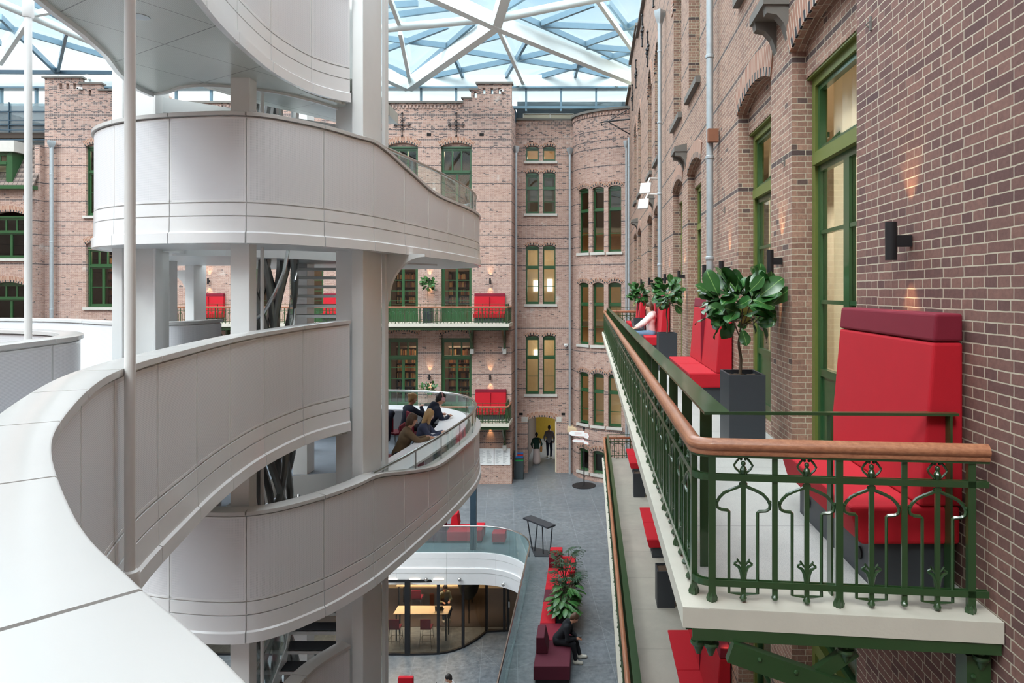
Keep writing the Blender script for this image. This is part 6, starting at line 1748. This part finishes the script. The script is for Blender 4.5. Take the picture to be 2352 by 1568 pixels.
def hand(wr, fd, pn, side, curl=.5):
    """palm and five fingers; fd finger direction, pn palm normal (towards the thing held)"""
    fd = fd / np.linalg.norm(fd); pn = pn - fd * (pn @ fd); pn = pn / np.linalg.norm(pn); s = np.cross(fd, pn) * side
    P = [(wr, wr + fd * .05, .026, .032, (1, 1, 1), .02)]
    for i, (o_, L) in enumerate(((-.03, .066), (-.010, .078), (.010, .073), (.029, .057))):
        b = wr + fd * .08 + s * o_
        P.append((wr + fd * .03 + s * o_ * .6, b, .017, .011, (1, 1, 1), .012))
        c = curl * (.8 + .1 * i); p1 = b + (fd * math.cos(c * .5) + pn * math.sin(c * .5)) * L * .45
        p2 = p1 + (fd * math.cos(c) + pn * math.sin(c)) * L * .33; p3 = p2 + (fd * math.cos(c * 1.5) + pn * math.sin(c * 1.5)) * L * .25
        P += [(b, p1, .0105, .0095, (1, 1, 1), .004), (p1, p2, .0095, .0085, (1, 1, 1), .003), (p2, p3, .0085, .0075, (1, 1, 1), .003)]
    t0 = wr + fd * .03 - s * .026; t1 = t0 + fd * .022 - s * .026 + pn * .012; t2 = t1 + fd * .032 - s * .006 + pn * .018
    P += [(t0, t1, .014, .011, (1, 1, 1), .012), (t1, t2, .011, .008, (1, 1, 1), .003)]
    return P

def person(loc, rz, label, pose='sit', hip=.5, lean=.2, head=(0, .15, -.25), hands=((-.16, .42, .74), (.16, .42, .74)), feet=((-.1, .42, .0), (.1, .42, .0)), knees=None,
           top='cloth_navy', legs='cloth_black', shoes='shoe_white', hair='hair_brown', skin='skin', hairstyle='short', sleeve=True, twist=0., s=1., h=.014, skirt=None, palms=(0, .3, -1), curl=.6, hood=False, collar=None):
    """built facing +y, feet at z=0"""
    r = empty('person', loc, rz, label, 'person'); r.scale = (s, s, s)
    pel = V(0, 0, hip); ln = lean
    up = V(0, math.sin(ln), math.cos(ln)); fw = V(0, math.cos(ln), -math.sin(ln))
    waist = pel + up * .17; chest = pel + up * .36 + fw * .01; neck = pel + up * .52 + fw * .0
    cs, sn = math.cos(twist), math.sin(twist)
    rt = V(cs, sn, 0)
    shl, shr = neck - rt * .175 - up * .05, neck + rt * .175 - up * .05
    nk = neck + up * .05 + fw * .01
    yaw, pitch = head[0], head[2]
    hf = V(-math.sin(yaw) * math.cos(pitch), math.cos(yaw) * math.cos(pitch), math.sin(pitch)); hu = V(0, 0, 1) - hf * hf[2]; hu /= np.linalg.norm(hu); hr = np.cross(hf, hu)
    hc = nk + up * .06 + hu * .085 + hf * .025
    body = [(pel + V(0, -.02, 0), waist, .135, .12, (1.12, .85, 1), .05), (waist, chest, .12, .15, (1.12, .8, 1), .05), (chest, neck - up * .05, .15, .10, (1.15, .75, 1), .06), (neck - up * .03, nk + up * .05, .062, .052),
            (shl + rt * .06, shr - rt * .06, .07, .07)]
    hd = [(hc + hu * .03 - hf * .018, hc + hu * .03 - hf * .018, .092, .092, (.84, 1.02, 1.05) if abs(hf[1]) > .5 else (1.02, .84, 1.05), .02), (hc - hu * .03 + hf * .012, hc - hu * .062 + hf * .03, .066, .044, (.9, 1, 1), .03),
          (hc + hf * .082 + hu * .005, hc + hf * .103 - hu * .018, .010, .013, (1, 1, 1), .012),           # nose
          (hc + hf * .078 + hu * .028 + hr * .03, hc + hf * .078 + hu * .028 - hr * .03, .014, .014, (1, 1, 1), .02),  # brow
          (hc + hf * .082 - hu * .045 + hr * .016, hc + hf * .082 - hu * .045 - hr * .016, .0085, .0085, (1, 1, 1), .008),
          (hc + hr * .078, hc + hr * .080 + hu * .025, .012, .017, (.6, 1, 1), .006), (hc - hr * .078, hc - hr * .080 + hu * .025, .012, .017, (.6, 1, 1), .006)]
    arms = []; H = []
    for i, (sh, hh) in enumerate(((shl, hands[0]), (shr, hands[1]))):
        sd = -1 if i == 0 else 1
        w = V(*hh); e, w = ik(sh, w, .29, .25, V(sd * .55, -.45, -.7))
        arms += [(sh, e, .052, .042), (e, w, .041, .028)]
        fd = w - e; fd /= np.linalg.norm(fd)
        tgt = fd * .5 + V(-sd * .25, .75, -.1)
        H += hand(w, tgt, V(*palms) + V(-sd * .3, 0, 0), -sd, curl)
    lg = []; ft = []
    for i, f in enumerate(feet):
        sd = -1 if i == 0 else 1
        hp = pel + V(sd * .09, 0, -.03); an = V(f[0], f[1], f[2] + .09)
        kn, an = ik(hp, an, .44, .43, V(sd * .15, 1, .3))
        lg += [(hp, kn, .085, .058), (kn, an, .057, .038)]
        fdn = V(sd * .12, 1, 0) if len(f) < 4 else V(*f[3]); fdn /= np.linalg.norm(fdn)
        ft += [(an - V(0, 0, .045) - fdn * .03, an - V(0, 0, .05) + fdn * .16, .042, .034, (1, 1, .9), .02), (an, an - V(0, 0, .05), .042, .045)]
    sdf_obj('body', body + hd + arms + H + lg + ft, skin, r, h=min(h, .0115), k=.028)
    grow = lambda P, g, lo=0: [(p[0], p[1], p[2] + g, p[3] + g) + tuple(p[4:]) for p in P]
    torso = grow([b for b in body[:3]], .018) + grow([body[4]], .02)
    gar = torso + [(a[0], (a[1] if j % 2 == 0 else a[0] + (a[1] - a[0]) * (.93 if sleeve else .05)), a[2] + .018, a[3] + (.016 if j % 2 == 0 else .014)) for j, a in enumerate(arms) if sleeve or j % 2 == 0]
    if hood: gar += [(neck - fw * .07 + up * .02, neck - fw * .10 - up * .08, .075, .06, (1.3, 1, 1)), (neck - fw * .02 + up * .045 - rt * .05, neck - fw * .02 + up * .045 + rt * .05, .05, .05)]
    sdf_obj('jacket' if hood else 'sweater', gar, top, r, h=h, k=.035)
    if skirt:
        hem = V(0, 0, .18); sdf_obj('skirt', [(pel + V(0, 0, .05), hem, .15, .23, (1, .9, 1))], skirt, r, h=.018)
        sdf_obj('trousers', [(l[0], l[1], l[2] + .0, l[3] + .006) for l in lg], legs, r, h=.016)
    else: sdf_obj('trousers', grow(lg, .014) + [(pel + V(-.08, 0, -.03), pel + V(.08, 0, -.03), .12, .12), (pel + V(0, -.02, 0), waist, .140, .125, (1.12, .85, 1), .05)], legs, r, h=h)
    sdf_obj('shoe_pair', grow(ft, .012), shoes, r, h=.013)
    c = hc + hu * .045 - hf * .03
    hs = [(c, c, .1, .1, (.88, 1.02, 1.0), .02), (c - hf * .03 - hu * .04, c - hf * .04 - hu * .085, .075, .055, (1.05, .9, 1), .03), (c + hf * .05 + hu * .045, c - hf * .02 + hu * .06, .05, .055, (1.1, 1, 1), .03)]
    if hairstyle == 'long':
        hs += [(c - hf * .04 - hu * .08, c - hf * .05 - hu * .22, .078, .06, (1.1, .8, 1), .03), (c + hr * .07 - hu * .03, c + hr * .075 - hu * .20 + hf * .03, .035, .035), (c - hr * .07 - hu * .03, c - hr * .075 - hu * .2 + hf * .03, .035, .035)]
    if hairstyle == 'medium':
        hs += [(c + hr * .07 - hu * .02, c + hr * .07 - hu * .11, .034, .03), (c - hr * .07 - hu * .02, c - hr * .07 - hu * .11, .034, .03), (c - hf * .04 - hu * .07, c - hf * .05 - hu * .14, .07, .05)]
    if hairstyle == 'bun': hs += [(c - hf * .10 + hu * .03, c - hf * .10 + hu * .03, .045, .045)]
    sdf_obj('hair', hs, hair, r, h=.011, k=.02)
    ey = MB()
    for sg in (-1, 1):
        q = hc + hf * .0755 + hu * .01 + hr * .031 * sg; ey.ball(tuple(q), .010, 6)
    ey.build('eyes', 'paper', r, local=False)
    ey = MB()
    for sg in (-1, 1):
        q = hc + hf * .0835 + hu * .01 + hr * .031 * sg; ey.ball(tuple(q), .0038, 5)
    ey.build('pupils', 'rubber', r, local=False)
    q0, q1 = hc + hf * .0905 - hu * .045 + hr * .02, hc + hf * .0905 - hu * .045 - hr * .02
    MB().tube([tuple(q0), tuple(q1)], .0035, 5).build('mouth', 'burgundy_fabric', r, local=False)
    return r

FL = E - 3.6
# four people at the curved desk
person((-3.62, 12.95, FL), -1.25, 'person with shoulder-length brown hair in a brown sweater, leaning over the white desk', hip=.56, lean=.35, head=(.1, 0, -.3), hands=((-.08, .56, .85), (.06, .6, .86)), top='cloth_brown', legs='cloth_navy', hair='hair_brown', hairstyle='medium', s=.92)
person((-3.42, 13.6, FL), -1.55, 'person with long blonde hair in a slate blue sweater, head bent, beside the brown sweater', hip=.56, lean=.3, head=(.75, 0, -.45), hands=((-.12, .52, .86), (.02, .5, .86)), top='cloth_slate', legs='denim', hair='hair_blonde', skin='skin_pale', hairstyle='long', s=.9)
person((-4.15, 15.35, FL), -.75, 'person in a navy coat with fair tied-up hair, one hand at the cheek', hip=.56, lean=.25, head=(-.3, 0, -.3), hands=((-.15, .48, .85), (.16, .34, 1.06)), top='cloth_navy', legs='cloth_black', hair='hair_blonde', hairstyle='bun', s=.92)
p4 = person((-3.68, 15.15, FL), -.95, 'person in a dark hooded jacket wearing pale pink headphones, bent over the desk', hip=.56, lean=.55, head=(-.2, 0, -.45), hands=((-.16, .5, .79), (.14, .52, .79)), top='cloth_navy', legs='cloth_black', hair='hair_dark', hairstyle='short', hood=True)
# person with laptop on the balcony
person((1.60, 18.0, L2), PI / 2 + .12, 'person with brown hair in a cream hooded sweater and jeans, laptop on the lap', hip=.53, lean=-.02, head=(0, 0, -.25), hands=((-.13, .42, .68), (.12, .42, .68)), feet=((-.12, .42, .0), (.12, .5, .0)), top='cloth_cream', legs='denim', hair='hair_brown', skin='skin_pale', hairstyle='medium', hood=True, s=.94)
# person in black on the bench
person((-.85, 18.3, 0), -PI / 2 - .15, 'person in black hooded coat and trousers, hunched over a phone on the plum bench', hip=.56, lean=.62, head=(0, 0, -.65), hands=((-.05, .52, .62), (.10, .50, .64)), feet=((-.16, .56, 0), (.14, .50, 0)), top='cloth_black', legs='cloth_black', hair='hair_brown', hairstyle='short', hood=True)
# two people walking away in the doorway
person((-3.05, 39.0, 0), .1, 'person seen from behind in a dark green sweater and long pale skirt, in the doorway', hip=.93, lean=.02, head=(0, 0, -.05), hands=((-.24, .1, .92), (.26, .05, .9)), feet=((-.1, -.05, 0), (.1, .18, 0)), top='cloth_darkgreen', legs='cloth_black', hair='hair_dark', hairstyle='bun', skirt='cloth_cream', h=.016)
person((-2.4, 40.3, 0), .0, 'taller person seen from behind in a grey shirt and dark trousers, in the doorway', hip=.97, lean=.02, head=(0, 0, 0), hands=((-.25, .12, .95), (.25, -.02, .93)), feet=((-.1, .22, 0), (.1, -.16, .02)), top='cloth_grey', legs='cloth_navy', hair='hair_dark', hairstyle='short', s=1.06, h=.016)
# meeting room, sofa and bottom edge
person((-6.0, 28.05, BZ), PI + .5, 'person in a dark grey shirt sitting at the high table behind the glass front', hip=.88, lean=.2, head=(.2, 0, -.35), hands=((-.1, .42, 1.12), (.16, .40, 1.12)), feet=((-.1, .3, .3), (.1, .3, .3)), top='cloth_olive', legs='cloth_navy', hair='hair_dark', h=.016)
person((-6.35, 27.35, 0), -.3, 'person in white seen from behind on the long plum sofa', hip=.56, lean=.1, head=(0, 0, -.2), hands=((-.13, .4, .6), (.12, .4, .6)), top='cloth_white', legs='cloth_navy', hair='hair_blonde', hairstyle='long', h=.016)
person((-4.35, 22.05, BZ), PI / 2 + .3, 'person with black hair seen from above at the very bottom edge, at a small laptop', hip=.56, lean=.25, head=(0, 0, -.4), hands=((-.16, .42, .76), (.14, .42, .76)), top='cloth_white', legs='cloth_black', hair='hair_dark', h=.016)

# ---------------------------------------------------------------- what they hold and use
def laptop(x, y, z, ang, label, s=1., mt='laptop_grey'):
    r = empty('laptop', (x, y, z), ang, label, 'laptop'); r.scale = (s, s, s)
    MB().box(-.16, .16, -.11, .11, 0, .014).build('keyboard_base', mt, r, local=False, bevel=.004)
    m = MB(); m.extr([(-.16, .11, .012), (.16, .11, .012), (.16, .17, .22), (-.16, .17, .22)], (0, .008, 0)); lid = m.build('screen_lid', mt, r, local=False)
    m = MB(); m.extr([(-.148, .1125, .025), (.148, .1125, .025), (.148, .163, .21), (-.148, .163, .21)], (0, -.001, 0)); m.build('screen', 'screen_dark', lid, local=False)
    return r
laptop(1.26, 17.98, L2 + .62, PI / 2 + .12, 'open laptop on the lap of the person in the cream hooded sweater', .9)
laptop(-3.05, 15.35, dz, -.9, 'open laptop standing on the far part of the curved desk')
laptop(-3.1, 14.35, dz, -1.5, 'open dark laptop before the blonde person at the desk', 1, 'screen_dark')
laptop(-5.95, 27.05, BZ + 1.1, PI, 'laptop on the high table behind the dark glass', 1, 'screen_dark')
laptop(-4.85, 22.15, BZ + .75, PI / 2, 'laptop at the very bottom edge on a small round table', 1)
r = root('round_table', (-4.8, 22.7, BZ), 'small round white table at the bottom edge under a laptop', 'table')
MB().lathe([(.32, .72), (.32, .75)], -4.85, 22.15, BZ, 24).build('tabletop', 'desk_white', r); MB().tube([(-4.85, 22.15, BZ), (-4.85, 22.15, BZ + .72)], .03, 8).build('leg', 'black_metal', r); MB().lathe([(.25, 0), (.25, .02)], -4.85, 22.15, BZ, 20).build('foot_plate', 'black_metal', r)
r = root('lounge_chair', (-4.3, 22.6, BZ), 'dark red lounge chair under the person at the very bottom edge', 'chair')
MB().box(-4.6, -4.05, 21.75, 22.4, BZ + .1, BZ + .45).build('seat', 'burgundy_fabric', r, bevel=.03); MB().box(-4.08, -3.93, 21.75, 22.4, BZ + .1, BZ + .8).build('backrest', 'burgundy_fabric', r, bevel=.03)
for (x, y, w, d, mt, a, lb) in ((-3.0, 12.75, .2, .28, 'paper', .3, 'white notebook on the near part of the curved desk'), (-2.86, 13.1, .2, .28, 'cloth_slate', .2, 'blue-grey notebook beside the white one on the desk'), (-2.75, 13.45, .16, .08, 'black_metal', .1, 'black pencil case on the curved desk'), (-3.2, 14.9, .3, .22, 'burgundy_fabric', .5, 'dark red folder under the arm of the person with headphones'), (-3.35, 15.75, .3, .2, 'cloth_navy', .9, 'blue folder near the far end of the desk')):
    o = MB().box(-w/2, w/2, -d/2, d/2, 0, .018).build('notebook', mt); o.location = (x, y, dz + .001); o.rotation_euler = (0, 0, a); tag(o, lb, 'notebook')
def bottle(x, y, z, h, label, mt='bottle'):
    r = root('drink_bottle', (x, y, z), label, 'bottle')
    MB().lathe([(.03, 0), (.034, .01), (.034, h * .65), (.014, h * .85), (.014, h * .95)], x, y, z, 14).build('bottle_body', mt, r); MB().lathe([(.016, 0), (.016, .025)], x, y, z + h * .95, 12).build('cap', 'paper', r)
bottle(-2.95, 14.85, dz, .24, 'clear water bottle beside the person with headphones'); bottle(-2.78, 13.95, dz, .24, 'dark glass bottle on the desk behind the glass', 'tan_leather')
o = MB().box(-.035, .035, -.07, .07, 0, .01).build('phone', 'black_metal'); o.location = (-.28, 18.22, .66); o.rotation_euler = (.0, -.5, 1.3); tag(o, 'black phone in the hands of the person in the black coat', 'phone')
# headphones
r = empty('headphones', (-3.68, 15.15, FL), -.95, 'pale pink over-ear headphones on the dark-haired person at the desk', 'headphones')
hb = [o for o in KIDS[p4.name] if o.name.startswith('hair')][0]; xs = np.array([v.co[:] for v in hb.data.vertices]); ce = (xs.min(0) + xs.max(0)) / 2
m = MB(); m.tube([(ce[0] + .105 * math.cos(t), ce[1] + .01, ce[2] - .02 + .125 * math.sin(t)) for t in [PI * k / 12 for k in range(13)]], .012, 8); m.build('headband', 'pink_plastic', r, local=False)
for sg in (-1, 1):
    MB().tube([(ce[0] + sg * .085, ce[1] + .02, ce[2] - .03), (ce[0] + sg * .115, ce[1] + .02, ce[2] - .03)], .042, 14).build('ear_cup', 'pink_plastic', r, local=False)
# shoulder bag and strap
r = root('shoulder_bag', (-2.78, 38.95, .75), 'tan shoulder bag of the person in the pleated skirt', 'bag')
MB().box(-2.84, -2.72, 38.8, 39.1, .72, 1.02).build('bag_body', 'tan_leather', r, bevel=.03); MB().tube([(-2.78, 38.9, 1.0), (-2.84, 38.93, 1.3), (-2.9, 38.96, 1.44)], .012, 6).build('strap', 'tan_leather', r)
# desk chairs with coats
def desk_chair(x, y, a, label, coat=None):
    r = empty('desk_chair', (x, y, FL), a, label, 'chair')
    MB().box(-.22, .22, -.2, .22, .42, .47).build('seat', 'burgundy_fabric', r, local=False, bevel=.02); MB().box(-.2, .2, -.26, -.22, .5, .95).build('backrest', 'burgundy_fabric', r, local=False, bevel=.015)
    for sx in (-1, 1):
        for sy in (-1, 1): MB().tube([(sx * .2, sy * .19, 0), (sx * .17, sy * .17, .42)], .012, 6).build('leg', 'chrome', r, local=False)
    if coat:
        g = random.Random(3); c = empty('draped_coat', (x, y, FL), a, coat, 'coat')
        sdf_obj('fabric', [(V(-.2, -.27, .9), V(.2, -.27, .92), .07, .07), (V(-.18, -.3, .85), V(-.14, -.33, .3), .09, .07), (V(.14, -.3, .85), V(.12, -.33, .35), .09, .06), (V(0, -.3, .8), V(.02, -.32, .5), .11, .09), (V(-.24, -.24, .8), V(-.3, -.26, .45), .05, .04)], 'cloth_navy' if 'navy' in coat else 'cloth_black', c, h=.02, k=.06)
desk_chair(-3.68, 12.93, -1.25, 'red desk chair under the person in the brown sweater', 'black coat hung over the chair of the person in the brown sweater')
desk_chair(-3.50, 13.62, -1.55, 'red desk chair under the blonde person at the desk', None)
desk_chair(-4.3, 15.28, -.75, 'red desk chair under the person in the navy coat', 'dark navy coat hung over the chair of the fair-haired person')
desk_chair(-3.74, 15.08, -.95, 'red desk chair under the person with headphones')

# small black reader at the rounded end of the far parapet
pr_ = at(372, 775, 10.0)
t = root('card_reader', pr_, 'small black reader on a stem at the rounded end of the far left parapet', 'card reader')
MB().tube([pr_ + Vector((0, 0, -.45)), pr_ + Vector((0, 0, .06))], .02, 8).build('stem', 'black_metal', t)
MB().tube([pr_ + Vector((0, .02, .09)), pr_ + Vector((0, -.03, .10))], .05, 14).build('head', 'black_metal', t)
